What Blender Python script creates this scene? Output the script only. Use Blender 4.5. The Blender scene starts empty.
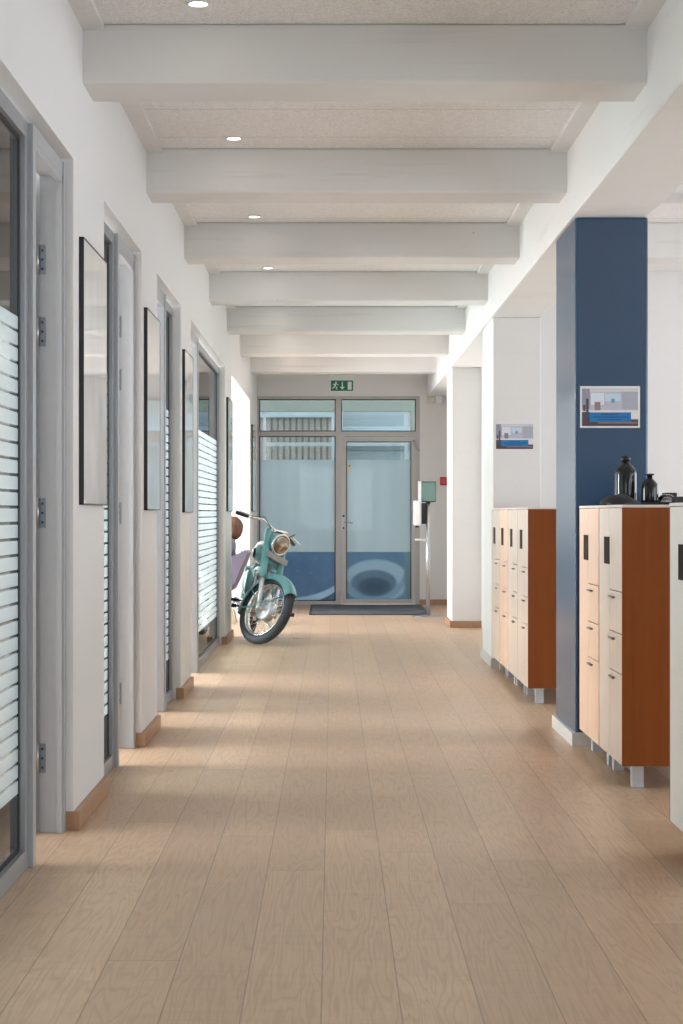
import bpy, bmesh, math, random
from mathutils import Vector, Matrix, Euler
random.seed(7)
PI = math.pi
SC = bpy.context.scene
COL = SC.collection

# ------------------------------------------------------------ camera, world, lights, exposure
F_PX = 1700.0
CAM_H = 1.2
cd = bpy.data.cameras.new('camera'); cam = bpy.data.objects.new('camera', cd); COL.objects.link(cam)
cam.location = (0, 0, CAM_H); cam.rotation_euler = (PI/2, 0, 0)
cd.sensor_fit = 'HORIZONTAL'; cd.sensor_width = 36.0; cd.lens = F_PX/683.0*36.0
cd.shift_x = (341.5-332.5)/683.0; cd.shift_y = (513-512)/683.0
cd.clip_end = 200; cd.clip_start = 0.05
SC.camera = cam
SC.view_settings.view_transform = 'Standard'; SC.view_settings.look = 'None'
SC.view_settings.gamma = 1.0; SC.view_settings.use_curve_mapping = False
SC.view_settings.exposure = 0.07

w = bpy.data.worlds.new('sky'); SC.world = w; w.use_nodes = True
wn = w.node_tree.nodes; bg = wn['Background']
bg.inputs[0].default_value = (0.80, 0.90, 1.0, 1); bg.inputs[1].default_value = 3.4

def area(name, loc, rot, sx, sy, power, col=(1, 1, 1), spread=PI):
    l = bpy.data.lights.new(name, 'AREA'); l.shape = 'RECTANGLE'; l.size = sx; l.size_y = sy
    l.energy = power; l.color = col; l.spread = spread
    o = bpy.data.objects.new(name, l); COL.objects.link(o); o.location = loc; o.rotation_euler = rot
    return o
DAY = (0.93, 0.965, 1.0)
# daylight in the office windows (left outer wall), facing +X
OUT_L = -5.0
for (y0, y1, p) in ((1.2, 4.2, 60), (4.5, 6.6, 135), (7.2, 8.9, 290), (9.5, 11.1, 280), (11.8, 15.7, 470), (16.6, 21.8, 520)):
    area('window_daylight', (OUT_L+0.06, (y0+y1)/2, 1.6), (0, -PI/2-0.42, 0), 1.9, y1-y0, p*1.05, DAY)
# daylight in the windows of the right-hand room, facing -X
for (y0, y1, p) in ((-1.5, 3.0, 14), (3.8, 7.8, 30), (8.8, 12.8, 40)):
    area('window_daylight', (5.44, (y0+y1)/2, 1.6), (0, PI/2+0.42, 0), 1.9, y1-y0, p*1.2, (0.97, 0.98, 1.0))
# added weak fill light at the unseen near end, behind the camera
area('window_daylight', (0.1, -3.4, 1.6), (PI/2, 0, 0), 2.0, 1.6, 8, (1.0, 0.98, 0.96))

# ------------------------------------------------------------ node helpers
class NT:
    def __init__(s, name):
        s.m = bpy.data.materials.new(name); s.m.use_nodes = True
        s.t = s.m.node_tree; s.t.nodes.clear(); s.L = s.t.links
        s.out = s.t.nodes.new('ShaderNodeOutputMaterial')
    def n(s, typ, **kw):
        x = s.t.nodes.new('ShaderNode'+typ)
        for k, v in kw.items(): setattr(x, k, v)
        return x
    def put(s, sock, v):
        if v is None: return
        if hasattr(v, 'is_linked') or isinstance(v, bpy.types.NodeSocket): s.L.new(v, sock)
        else:
            if isinstance(v, (tuple, list)) and len(v) == 3 and sock.type == 'RGBA': v = (*v, 1)
            sock.default_value = v
    def math(s, op, a, b=None, c=None, clamp=False):
        x = s.n('Math', operation=op, use_clamp=clamp)
        for i, v in enumerate((a, b, c)):
            if v is not None: s.put(x.inputs[i], v)
        return x.outputs[0]
    def mix(s, f, a, b):
        x = s.n('Mix', data_type='RGBA'); s.put(x.inputs[0], f); s.put(x.inputs[6], a); s.put(x.inputs[7], b)
        return x.outputs[2]
    def mixs(s, f, a, b):
        x = s.n('MixShader'); s.put(x.inputs[0], f); s.L.new(a, x.inputs[1]); s.L.new(b, x.inputs[2]); return x.outputs[0]
    def coord(s): return s.n('TexCoord').outputs['Object']
    def sep(s, v):
        x = s.n('SeparateXYZ'); s.L.new(v, x.inputs[0]); return x.outputs
    def comb(s, a, b, c):
        x = s.n('CombineXYZ')
        for i, v in enumerate((a, b, c)): s.put(x.inputs[i], v)
        return x.outputs[0]
    def noise(s, v, scale, detail=3, rough=0.5, dist=0.0):
        x = s.n('TexNoise'); s.L.new(v, x.inputs['Vector']); x.inputs['Scale'].default_value = scale
        x.inputs['Detail'].default_value = detail; x.inputs['Roughness'].default_value = rough
        x.inputs['Distortion'].default_value = dist; return x.outputs['Fac']
    def mapr(s, v, a, b, c, d):
        x = s.n('MapRange'); s.put(x.inputs[0], v)
        for i, q in enumerate((a, b, c, d)): x.inputs[i+1].default_value = q
        return x.outputs[0]
    def scale(s, v, sc):
        x = s.n('Mapping'); s.L.new(v, x.inputs[0]); x.inputs['Scale'].default_value = sc; return x.outputs[0]
    def bump(s, h, strength=0.2, dist=0.01):
        x = s.n('Bump'); s.L.new(h, x.inputs['Height']); x.inputs['Strength'].default_value = strength
        x.inputs['Distance'].default_value = dist; return x.outputs[0]
    def bsdf(s, color, rough=0.5, metal=0.0, normal=None, coat=0.0, spec=0.5, trans=0.0, ior=1.5, sheen=0.0, coatrough=0.03):
        x = s.n('BsdfPrincipled'); s.put(x.inputs['Base Color'], color); s.put(x.inputs['Roughness'], rough)
        s.put(x.inputs['Metallic'], metal); x.inputs['Coat Weight'].default_value = coat
        x.inputs['Coat Roughness'].default_value = coatrough
        x.inputs['Specular IOR Level'].default_value = spec; x.inputs['Transmission Weight'].default_value = trans
        x.inputs['IOR'].default_value = ior; x.inputs['Sheen Weight'].default_value = sheen
        if normal is not None: s.L.new(normal, x.inputs['Normal'])
        return x.outputs[0]
    def done(s, sh): s.L.new(sh, s.out.inputs[0]); return s.m

def hexc(r, g, b):
    f = lambda c: ((c/255+0.055)/1.055)**2.4 if c > 10 else c/255/12.92
    return (f(r), f(g), f(b), 1)

def plain(name, col, rough=0.5, metal=0.0, nscale=30, var=0.06, bump=0.0, coat=0.0, spec=0.5, sheen=0.0):
    t = NT(name); v = t.coord(); nz = t.noise(v, nscale, 3)
    c = t.mix(nz, tuple(x*(1-var) for x in col[:3])+(1,), tuple(min(1, x*(1+var)) for x in col[:3])+(1,))
    nm = t.bump(nz, bump, 0.005) if bump else None
    r = t.mapr(nz, 0, 1, max(0, rough-0.04), min(1, rough+0.04))
    return t.done(t.bsdf(c, r, metal, nm, coat, spec, sheen=sheen))

def m_floor():
    t = NT('oak_planks'); v = t.coord(); X, Y, Z = t.sep(v)
    PW, PL = 0.192, 3.4
    u = t.math('DIVIDE', t.math('ADD', X, 0.027+PW*60), PW)
    row = t.math('FLOOR', u); fu = t.math('FRACT', u)
    wn_ = t.n('TexWhiteNoise', noise_dimensions='1D'); t.L.new(row, wn_.inputs['W']); off = wn_.outputs['Value']
    q = t.math('ADD', t.math('DIVIDE', t.math('ADD', Y, 40.0), PL), t.math('MULTIPLY', off, 5.0))
    colr = t.math('FLOOR', q); fq = t.math('FRACT', q)
    w2 = t.n('TexWhiteNoise', noise_dimensions='2D'); t.L.new(t.comb(row, colr, 0.0), w2.inputs['Vector'])
    pid = w2.outputs['Value']
    # joints
    eu = t.math('MINIMUM', fu, t.math('SUBTRACT', 1.0, fu))
    eq = t.math('MINIMUM', fq, t.math('SUBTRACT', 1.0, fq))
    gu = t.math('LESS_THAN', eu, 0.0095); gq = t.math('LESS_THAN', eq, 0.0009)
    gap = t.math('MAXIMUM', gu, gq)
    # grain: stretched along the plank and shifted for each plank
    sx = t.math('ADD', X, t.math('MULTIPLY', pid, 37.0)); sy = t.math('ADD', Y, t.math('MULTIPLY', pid, 91.0))
    g1 = t.noise(t.comb(t.math('MULTIPLY', sx, 8.0), t.math('MULTIPLY', sy, 0.65), 0.0), 1.0, 3, 0.5, 0.3)
    rings = t.math('FRACT', t.math('MULTIPLY', g1, 17.0))
    rings = t.math('ABSOLUTE', t.math('SUBTRACT', rings, 0.5))
    fine = t.noise(t.comb(t.math('MULTIPLY', sx, 160.0), t.math('MULTIPLY', sy, 5.0), 0.0), 1.0, 3, 0.6)
    cloud = t.noise(t.comb(sx, sy, 0.0), 3.2, 4, 0.6)
    cross = t.noise(t.comb(t.math('MULTIPLY', sx, 3.0), t.math('MULTIPLY', sy, 22.0), 0.0), 1.0, 3, 0.6)
    base = t.mix(cloud, hexc(186, 154, 122), hexc(228, 198, 166))
    base = t.mix(t.math('MULTIPLY', pid, 0.6), base, hexc(184, 154, 126))
    base = t.mix(t.mapr(rings, 0.0, 0.28, 0.32, 0.0), base, hexc(152, 124, 100))
    base = t.mix(t.mapr(fine, 0.35, 0.7, 0.0, 0.22), base, hexc(150, 122, 96))
    base = t.mix(t.mapr(cross, 0.5, 0.75, 0.0, 0.2), base, hexc(160, 134, 108))
    vor = t.n('TexVoronoi'); t.L.new(t.comb(t.math('MULTIPLY', X, 1.6), t.math('MULTIPLY', Y, 0.9), 0.0), vor.inputs['Vector'])
    vor.inputs['Scale'].default_value = 1.3
    knot = t.mapr(vor.outputs['Distance'], 0.0, 0.035, 0.75, 0.0)
    base = t.mix(knot, base, hexc(110, 78, 54))
    base = t.mix(t.math('ADD', t.math('MULTIPLY', gu, 0.5), t.math('MULTIPLY', gq, 0.3)), base, hexc(96, 78, 62))
    h = t.math('SUBTRACT', t.math('MULTIPLY', fine, 0.25), gap)
    r = t.mapr(cloud, 0.2, 0.8, 0.30, 0.46)
    return t.done(t.bsdf(base, r, 0, t.bump(h, 0.25, 0.002), spec=0.45))

def m_wall(name, col, plank=0.0, dirt=0.0, rough=0.75, brick=False):
    t = NT(name); v = t.coord(); X, Y, Z = t.sep(v)
    n1 = t.noise(v, 1.3, 4); n2 = t.noise(v, 55, 4, 0.6)
    c = t.mix(n1, tuple(x*0.955 for x in col[:3])+(1,), col)
    if dirt:
        s1 = t.noise(t.comb(t.math('MULTIPLY', X, 0.7), t.math('MULTIPLY', Y, 0.7), t.math('MULTIPLY', Z, 16.0)), 1.5, 4, 0.6)
        c = t.mix(t.mapr(s1, 0.58, 0.8, 0.0, dirt), c, hexc(160, 152, 142))
        sp = t.noise(v, 24, 2); c = t.mix(t.mapr(sp, 0.765, 0.80, 0.0, dirt*1.5), c, hexc(120, 112, 104))
    h = n2
    if plank:      # marks of the shuttering boards
        fr = t.math('FRACT', t.math('DIVIDE', Z, plank))
        ln = t.math('LESS_THAN', fr, 0.035)
        h = t.math('SUBTRACT', n2, t.math('MULTIPLY', ln, 1.2))
    if brick:
        br = t.n('TexBrick'); t.L.new(t.comb(t.math('ADD', X, Y), Z, 0.0), br.inputs['Vector'])
        br.inputs['Scale'].default_value = 1.0; br.inputs['Brick Width'].default_value = 0.24
        br.inputs['Row Height'].default_value = 0.075; br.inputs['Mortar Size'].default_value = 0.006
        br.inputs['Mortar Smooth'].default_value = 0.4
        h = t.math('SUBTRACT', t.math('MULTIPLY', n2, 0.5), br.outputs['Fac'])
    return t.done(t.bsdf(c, rough, 0, t.bump(h, 0.16, 0.006), spec=0.3))

def m_woodwool():
    t = NT('woodwool_ceiling'); v = t.coord(); X, Y, Z = t.sep(v)
    a = t.noise(v, 48, 3, 0.7, 2.5); b = t.noise(v, 120, 2, 0.6, 1.0); big = t.noise(v, 1.1, 3)
    c = t.mix(t.mapr(a, 0.35, 0.62, 0, 1), hexc(222, 220, 218), hexc(253, 253, 253))
    c = t.mix(t.mapr(big, 0.45, 0.7, 0, 0.2), c, hexc(232, 222, 212))
    c = t.mix(t.mapr(b, 0.55, 0.7, 0, 0.25), c, hexc(205, 198, 190))
    fy = t.math('FRACT', t.math('DIVIDE', t.math('ADD', Y, 20.12), 0.6))
    ln = t.math('LESS_THAN', fy, 0.012)
    c = t.mix(t.math('MULTIPLY', ln, 0.5), c, hexc(140, 130, 120))
    return t.done(t.bsdf(c, 0.9, 0, t.bump(t.math('SUBTRACT', a, ln), 0.3, 0.005), spec=0.15))

def m_veneer(name, c0, c1, rough=0.38, sc=1.0, coat=0.0):
    t = NT(name); v = t.coord()
    g = t.noise(t.scale(v, (22*sc, 22*sc, 1.2*sc)), 1.0, 4, 0.6, 0.6)
    f = t.noise(t.scale(v, (150, 150, 5)), 1.0, 3, 0.6)
    c = t.mix(g, c0, c1); c = t.mix(t.mapr(f, 0.45, 0.75, 0, 0.25), c, tuple(x*0.8 for x in c0[:3])+(1,))
    return t.done(t.bsdf(c, rough, 0, t.bump(f, 0.05, 0.001), coat=coat, spec=0.4))

def m_glass(name, tint=(0.93, 0.97, 0.96, 1), refl=1.0):
    t = NT(name)
    tr = t.n('BsdfTransparent'); t.put(tr.inputs[0], tint)
    gl = t.n('BsdfGlossy'); gl.inputs['Roughness'].default_value = 0.01
    fr = t.n('Fresnel'); fr.inputs[0].default_value = 1.5
    nz = t.noise(t.coord(), 0.8, 1); t.L.new(t.bump(nz, 0.03, 0.01), gl.inputs['Normal'])
    f = t.math('MULTIPLY', fr.outputs[0], refl, clamp=True)
    return t.done(t.mixs(f, tr.outputs[0], gl.outputs[0]))

def m_striped():
    t = NT('striped_frosted_glass'); v = t.coord(); X, Y, Z = t.sep(v)
    tr = t.n('BsdfTransparent'); t.put(tr.inputs[0], (0.9, 0.95, 0.94, 1))
    gl = t.n('BsdfGlossy'); gl.inputs['Roughness'].default_value = 0.01
    fr = t.n('Fresnel'); fr.inputs[0].default_value = 1.5
    clear = t.mixs(fr.outputs[0], tr.outputs[0], gl.outputs[0])
    df = t.n('BsdfDiffuse'); t.put(df.inputs[0], (0.80, 0.85, 0.86, 1))
    tl = t.n('BsdfTranslucent'); t.put(tl.inputs[0], (0.58, 0.64, 0.66, 1))
    fr0 = t.mixs(0.5, df.outputs[0], tl.outputs[0])
    fr1 = t.mixs(t.math('MULTIPLY', fr.outputs[0], 0.5), fr0, gl.outputs[0])
    frost = t.mixs(0.25, fr1, tr.outputs[0])
    ph = t.math('FRACT', t.math('DIVIDE', t.math('SUBTRACT', Z, 0.262), 0.0535))
    inb = t.math('LESS_THAN', ph, 0.80)
    rng = t.math('MULTIPLY', t.math('GREATER_THAN', Z, 0.262), t.math('LESS_THAN', Z, 1.866))
    return t.done(t.mixs(t.math('MULTIPLY', inb, rng), clear, frost))

def m_film(which):
    """entrance glass: clear above, grey frosted film in the middle, blue printed film below"""
    t = NT('entrance_film_glass_'+which); v = t.coord(); X, Y, Z = t.sep(v)
    tr = t.n('BsdfTransparent'); t.put(tr.inputs[0], (0.86, 0.90, 0.88, 1))
    gl = t.n('BsdfGlossy'); gl.inputs['Roughness'].default_value = 0.015
    fr = t.n('Fresnel'); fr.inputs[0].default_value = 1.5
    clear = t.mixs(fr.outputs[0], tr.outputs[0], gl.outputs[0])
    nz = t.noise(t.comb(t.math('MULTIPLY', X, 3.0), 0.0, t.math('MULTIPLY', Z, 0.25)), 1.6, 3)
    grey = t.mix(nz, hexc(196, 212, 218), hexc(216, 228, 230))
    def ell(cx, cz, rx, rz, soft=0.12):
        a = t.math('POWER', t.math('DIVIDE', t.math('SUBTRACT', X, cx), rx), 2.0)
        b = t.math('POWER', t.math('DIVIDE', t.math('SUBTRACT', Z, cz), rz), 2.0)
        return t.mapr(t.math('SQRT', t.math('ADD', a, b)), 1-soft, 1+soft, 1.0, 0.0)
    px = lambda x: (x-332.5)*0.01306
    pz = lambda y: 1.2-(y-513)*0.01306
    n2 = t.noise(v, 7, 3)
    if which == 'left':
        c = t.mix(n2, hexc(116, 150, 178), hexc(140, 172, 198))
        for (x, y, r) in ((316, 558, 0.022), (297, 571, 0.018), (311, 573, 0.02), (275, 562, 0.02)):
            c = t.mix(t.math('MULTIPLY', ell(px(x), pz(y), r, r, 0.5), 0.45), c, hexc(150, 185, 210))
        o = ell(px(285), pz(563), 0.88, 0.56, 0.01); i_ = ell(px(285), pz(560), 0.86, 0.505, 0.02)
        c = t.mix(t.math('MULTIPLY', t.math('SUBTRACT', 1.0, i_), 0.95), c, hexc(196, 220, 234))
        c = t.mix(t.math('MULTIPLY', t.math('SUBTRACT', 1.0, o), 1.0), c, hexc(120, 146, 168))
    else:
        c = t.mix(n2, hexc(128, 164, 188), hexc(146, 178, 200))
        side = t.mapr(X, px(403), px(406), 0.0, 1.0)
        c = t.mix(ell(px(376), pz(581), 0.43, 0.28, 0.06), c, hexc(186, 208, 220))
        c = t.mix(ell(px(374), pz(584), 0.30, 0.185, 0.08), c, hexc(140, 166, 184))
        c = t.mix(ell(px(374), pz(587), 0.21, 0.12, 0.15), c, hexc(112, 138, 158))
        c = t.mix(t.math('MULTIPLY', ell(px(374), pz(588), 0.12, 0.07, 0.3), 0.5), c, hexc(96, 122, 142))
        ring = t.math('SUBTRACT', ell(px(374), pz(556), 0.50, 0.62, 0.02), ell(px(374), pz(551), 0.46, 0.60, 0.03))
        c = t.mix(t.math('MULTIPLY', t.math('ABSOLUTE', ring), 0.9), c, hexc(158, 190, 206))
        c = t.mix(side, c, hexc(150, 176, 186))
    col = t.mix(t.math('LESS_THAN', Z, 0.692), grey, c)
    df = t.n('BsdfDiffuse'); t.put(df.inputs[0], col)
    tl = t.n('BsdfTranslucent'); t.put(tl.inputs[0], col)
    f0 = t.mixs(0.6, df.outputs[0], tl.outputs[0])
    f1 = t.mixs(t.math('MULTIPLY', fr.outputs[0], 0.5), f0, gl.outputs[0])
    return t.done(t.mixs(t.math('LESS_THAN', Z, 1.895), clear, f1))

def m_emit(name, col, s):
    t = NT(name); e = t.n('Emission'); t.put(e.inputs[0], col); e.inputs[1].default_value = s
    return t.done(e.outputs[0])

M = {}
M['floor'] = m_floor()
M['wall'] = m_wall('white_painted_wall', (0.80, 0.79, 0.775, 1))
M['column'] = m_wall('white_painted_column', (0.80, 0.79, 0.775, 1), plank=0.24, dirt=0.06)
M['concrete'] = m_wall('white_painted_concrete', (0.80, 0.79, 0.77, 1), plank=0.105, dirt=0.25)
M['blue'] = plain('dark_blue_gloss_paint', hexc(40, 70, 100), 0.24, nscale=50, var=0.04, bump=0.12, spec=0.8)
M['ceiling'] = m_woodwool()
M['trimwhite'] = plain('white_trim_paint', (0.78, 0.77, 0.75, 1), 0.55)
M['skirt'] = m_veneer('oak_skirting', hexc(158, 120, 90), hexc(188, 150, 118), 0.45)
M['stone'] = plain('pale_stone_skirting', hexc(205, 200, 194), 0.5, nscale=60, var=0.15)
M['alu'] = plain('grey_aluminium', hexc(158, 161, 165), 0.38, 0.35, 60, 0.04)
M['doorpaint'] = plain('pale_grey_door_paint', hexc(172, 174, 177), 0.4)
M['gasket'] = plain('black_gasket', hexc(34, 34, 35), 0.5)
M['glass'] = m_glass('clear_glass')
M['stripe'] = m_striped()
M['steel'] = plain('brushed_steel', (0.46, 0.47, 0.49, 1), 0.3, 1.0, 80, 0.05)
M['hinge'] = plain('blue_grey_hinge_steel', hexc(122, 130, 138), 0.45, 0.4, 80, 0.05)
M['chrome'] = plain('chrome', (0.78, 0.78, 0.78, 1), 0.1, 1.0, 80, 0.03)
M['pull'] = plain('dull_nickel', hexc(110, 108, 105), 0.4, 0.6)
M['black'] = plain('black_plastic', hexc(22, 22, 23), 0.4)
M['frameblack'] = plain('black_picture_frame', hexc(30, 28, 27), 0.42)
M['birch'] = m_veneer('birch_veneer', hexc(218, 198, 178), hexc(236, 220, 204), 0.26)
M['birchpink'] = m_veneer('warm_birch_veneer', hexc(226, 188, 158), hexc(240, 208, 182), 0.3)
M['cherry'] = m_veneer('cherry_veneer', hexc(118, 57, 12), hexc(148, 79, 20), 0.34, 0.8)
M['laminate'] = plain('pale_laminate', hexc(222, 218, 212), 0.4)
M['birchtop'] = plain('pale_top_board', hexc(222, 214, 206), 0.3)
M['bronze'] = plain('dark_bronze_grip', hexc(36, 26, 22), 0.7, spec=0.15)
M['legwhite'] = plain('pale_metal_leg', hexc(205, 210, 216), 0.35, 0.4)
M['plinth'] = plain('grey_plinth', hexc(130, 134, 140), 0.35, 0.5)
M['mat'] = plain('charcoal_mat', hexc(84, 90, 99), 0.95, nscale=180, var=0.35, bump=0.6)
M['white'] = plain('white_plastic', hexc(232, 234, 236), 0.35)
M['cream'] = plain('cream_plastic', hexc(215, 210, 195), 0.45)
M['red'] = plain('red_plastic', hexc(200, 38, 42), 0.4)
M['green'] = plain('sign_green', hexc(14, 122, 88), 0.5)
M['paper'] = plain('white_paper', hexc(232, 232, 230), 0.6)

# ------------------------------------------------------------ mesh helpers
def tag(o, label=None, cat=None, group=None, kind=None):
    if label: o['label'] = label
    if cat: o['category'] = cat
    if group: o['group'] = group
    if kind: o['kind'] = kind
    return o

class MB:
    def __init__(s): s.bm = bmesh.new(); s.mats = []; s.T = Matrix.Identity(4)
    def mi(s, m):
        if m is None: return 0
        if m not in s.mats: s.mats.append(m)
        return s.mats.index(m)
    def _add(s, verts, faces, m=None, smooth=False):
        vs = [s.bm.verts.new(s.T @ Vector(v)) for v in verts]; k = s.mi(m)
        for f in faces:
            try:
                fc = s.bm.faces.new([vs[i] for i in f]); fc.material_index = k; fc.smooth = smooth
            except ValueError: pass
        return s
    def box(s, x0, x1, y0, y1, z0, z1, m=None, bev=0.0):
        if bev <= 0:
            v = [(x, y, z) for x in (x0, x1) for y in (y0, y1) for z in (z0, z1)]
            return s._add(v, [(0, 1, 3, 2), (4, 6, 7, 5), (0, 4, 5, 1), (2, 3, 7, 6), (0, 2, 6, 4), (1, 5, 7, 3)], m)
        b = bmesh.new()
        bmesh.ops.create_cube(b, size=1.0)
        for v in b.verts:
            v.co = Vector(((x0+x1)/2+v.co.x*(x1-x0), (y0+y1)/2+v.co.y*(y1-y0), (z0+z1)/2+v.co.z*(z1-z0)))
        bmesh.ops.bevel(b, geom=b.edges[:]+b.verts[:], offset=bev, segments=2, affect='EDGES', profile=0.6)
        b.verts.index_update()
        s._add([v.co.copy() for v in b.verts], [[v.index for v in f.verts] for f in b.faces], m); b.free()
        return s
    def tube(s, pts, r, m=None, n=12, cap=True, closed=False, squash=None):
        pts = [Vector(p) for p in pts]; N = len(pts)
        rs = r if isinstance(r, (list, tuple)) else [r]*N
        verts = []; faces = []
        prev = None
        for i, p in enumerate(pts):
            if closed: d = pts[(i+1) % N]-pts[i-1]
            else: d = (pts[min(i+1, N-1)]-pts[max(i-1, 0)])
            if d.length < 1e-9: d = Vector((0, 0, 1))
            d.normalize()
            if prev is None:
                a = Vector((0, 0, 1)) if abs(d.z) < 0.9 else Vector((1, 0, 0))
                u = d.cross(a).normalized()
            else: u = (prev-d*prev.dot(d)).normalized()
            prev = u; v = d.cross(u)
            for k in range(n):
                t = 2*PI*k/n; verts.append(p+(u*math.cos(t)+v*math.sin(t))*rs[i])
        for i in range(N if closed else N-1):
            j = (i+1) % N
            for k in range(n): faces.append((i*n+k, i*n+(k+1) % n, j*n+(k+1) % n, j*n+k))
        s._add(verts, faces, m, True)
        if cap and not closed:
            s._add(verts[:n], [list(range(n))[::-1]], m); s._add(verts[-n:], [list(range(n))], m)
        return s
    def cyl(s, a, b, r, m=None, n=16, r2=None): return s.tube([a, b], [r, r if r2 is None else r2], m, n)
    def lathe(s, prof, c=(0, 0, 0), axis='z', m=None, n=24, smooth=True, mat=None):
        verts = []; faces = []; c = Vector(c)
        for (r, h) in prof:
            for k in range(n):
                t = 2*PI*k/n; a, b = r*math.cos(t), r*math.sin(t)
                verts.append(c+Vector({'z': (a, b, h), 'y': (a, h, b), 'x': (h, a, b)}[axis]))
        for i in range(len(prof)-1):
            for k in range(n): faces.append((i*n+k, i*n+(k+1) % n, (i+1)*n+(k+1) % n, (i+1)*n+k))
        s._add(verts, faces, m, True)
        if prof[0] == prof[-1] or smooth == 'open': return s
        if prof[0][0] > 1e-5: s._add(verts[:n], [list(range(n))], m)
        if prof[-1][0] > 1e-5: s._add(verts[-n:], [list(range(n))], m)
        return s
    def prism(s, poly, lo, hi, plane='xz', m=None, smooth=False):
        n = len(poly)
        def P(a, b, h): return {'xz': (a, h, b), 'xy': (a, b, h), 'yz': (h, a, b)}[plane]
        v = [P(a, b, lo) for a, b in poly]+[P(a, b, hi) for a, b in poly]
        f = [tuple(range(n)), tuple(range(2*n-1, n-1, -1))]
        s._add(v, f, m)
        s._add(v, [(i, (i+1) % n, n+(i+1) % n, n+i) for i in range(n)], m, smooth)
        return s
    def build(s, name, mat=None, parent=None, origin=None, merge=True):
        if merge: bmesh.ops.remove_doubles(s.bm, verts=s.bm.verts[:], dist=1e-6)
        bmesh.ops.recalc_face_normals(s.bm, faces=s.bm.faces[:])
        if origin is not None:
            bmesh.ops.translate(s.bm, verts=s.bm.verts[:], vec=-Vector(origin))
        me = bpy.data.meshes.new(name); s.bm.to_mesh(me); s.bm.free()
        mats = s.mats if s.mats else [mat]
        for q in mats: me.materials.append(q)
        o = bpy.data.objects.new(name, me); COL.objects.link(o)
        if origin is not None: o.location = origin
        if parent is not None: o.parent = parent
        return o

def empty(name, loc=(0, 0, 0), rot=(0, 0, 0)):
    o = bpy.data.objects.new(name, None); COL.objects.link(o); o.location = loc; o.rotation_euler = rot
    o.empty_display_size = 0.1; return o
def struct(name, mb, mat=None, parent=None):
    o = mb.build(name, mat, parent)
    if parent is None: o['kind'] = 'structure'
    return o
def children(o): return [c for c in bpy.data.objects if c.parent == o]
def copy_tree(o, parent=None):
    c = o.copy(); COL.objects.link(c); c.parent = parent
    for ch in children(o): copy_tree(ch, c)
    return c
def px(x, Y): return (x-332.5)*Y/F_PX
def pz(y, Y): return CAM_H-(y-513)*Y/F_PX

# ------------------------------------------------------------ large structure
WL, WR = -0.98, 1.25           # left wall face, right column face
ZC, ZB, ZG, ZH = 3.12, 2.886, 2.723, 2.54   # ceiling, beam bottom, girder bottom, opening head
YE = 22.2
struct('floor', MB().box(OUT_L-0.1, 5.6, -3.6, 26.5, -0.12, 0.0), M['floor'])
struct('ceiling', MB().box(OUT_L-0.1, 5.6, -3.6, YE+0.2, ZC, ZC+0.2), M['ceiling'])
BY = [6.67+2.28*k for k in range(-4, 7)]
for y in BY:
    if y > 13.2:
        struct('ceiling_beam', MB().box(WL-0.02, WR+0.03, y, y+0.31, ZB, ZC, bev=0.012), M['concrete'])
    else:
        struct('ceiling_beam', MB().box(WL-0.02, WR+0.03, y, y+0.31, ZB, ZC, bev=0.012), M['concrete'])
        struct('ceiling_beam', MB().box(1.59, 5.5, y, y+0.31, ZB, ZC, bev=0.012), M['concrete'])
# girder over the columns
struct('ceiling_girder', MB().box(WR-0.015, 1.62, -3.5, YE, ZG, ZC, bev=0.01), M['concrete'])
# cove trims between the beams
k = 1
ys = [-3.5]+BY+[YE]
for i in range(len(BY)+1):
    a = -3.5 if i == 0 else BY[i-1]+0.31; b = BY[i] if i < len(BY) else YE
    if b-a < 0.1 or b < 5: continue
    for side in (0, 1):
        x0, x1 = (WL-0.005, WL+0.085) if side == 0 else (WR-0.10, WR-0.01)
        q = MB()
        if side == 0: q.prism([(x0, ZC-0.025), (x1, ZC-0.025), (x1, ZC), (x0, ZC)], a, b, 'xz')
        else: q.prism([(x1, ZC-0.025), (x0, ZC-0.025), (x0, ZC), (x1, ZC)], a, b, 'xz')
        struct('trim_%d' % k, q, M['trimwhite']); k += 1
# left wall: piers and the lintel over the openings
PIERS = [(2.0, 3.0), (6.43, 7.29), (8.72, 9.50), (10.97, 11.75), (15.50, 16.50), (20.1, YE)]
lw = MB()
lw.box(-1.26, WL, -3.5, YE, ZH, ZC)
lw.box(-1.26, WL, -3.5, 2.0, 0, ZH)
for a, b in PIERS: lw.box(-1.26, WL, a, b, 0, ZH)
struct('wall_left', lw, M['wall'])
# small projecting white heads over the openings
# office partition walls and the outer wall with its windows
ow = MB()
for y in (3.9, 6.86, 9.11, 11.36, 16.0): ow.box(OUT_L, -1.27, y-0.06, y+0.06, 0, ZC)
struct('wall_office', ow, M['wall'])
out = MB(); WIN = [(1.2, 4.2), (4.5, 6.6), (7.2, 8.9), (9.5, 11.1), (11.8, 15.7), (16.6, 21.8)]
out.box(OUT_L-0.1, OUT_L, -3.5, YE+0.2, 0, 0.62); out.box(OUT_L-0.1, OUT_L, -3.5, YE+0.2, 2.58, ZC)
e = -3.5
for a, b in WIN: out.box(OUT_L-0.1, OUT_L, e, a, 0.62, 2.58); e = b
out.box(OUT_L-0.1, OUT_L, e, YE+0.2, 0.62, 2.58)
struct('wall_outer_left', out, M['wall'])
out = MB(); out.box(5.5, 5.6, -3.5, 13.6, 0, 0.62); out.box(5.5, 5.6, -3.5, 13.6, 2.58, ZC); e = -3.5
for a, b in ((-1.5, 3.0), (3.8, 7.8), (8.8, 12.8)): out.box(5.5, 5.6, e, a, 0.62, 2.58); e = b
out.box(5.5, 5.6, e, 13.6, 0.62, 2.58)
struct('wall_right', out, M['wall'])
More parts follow.
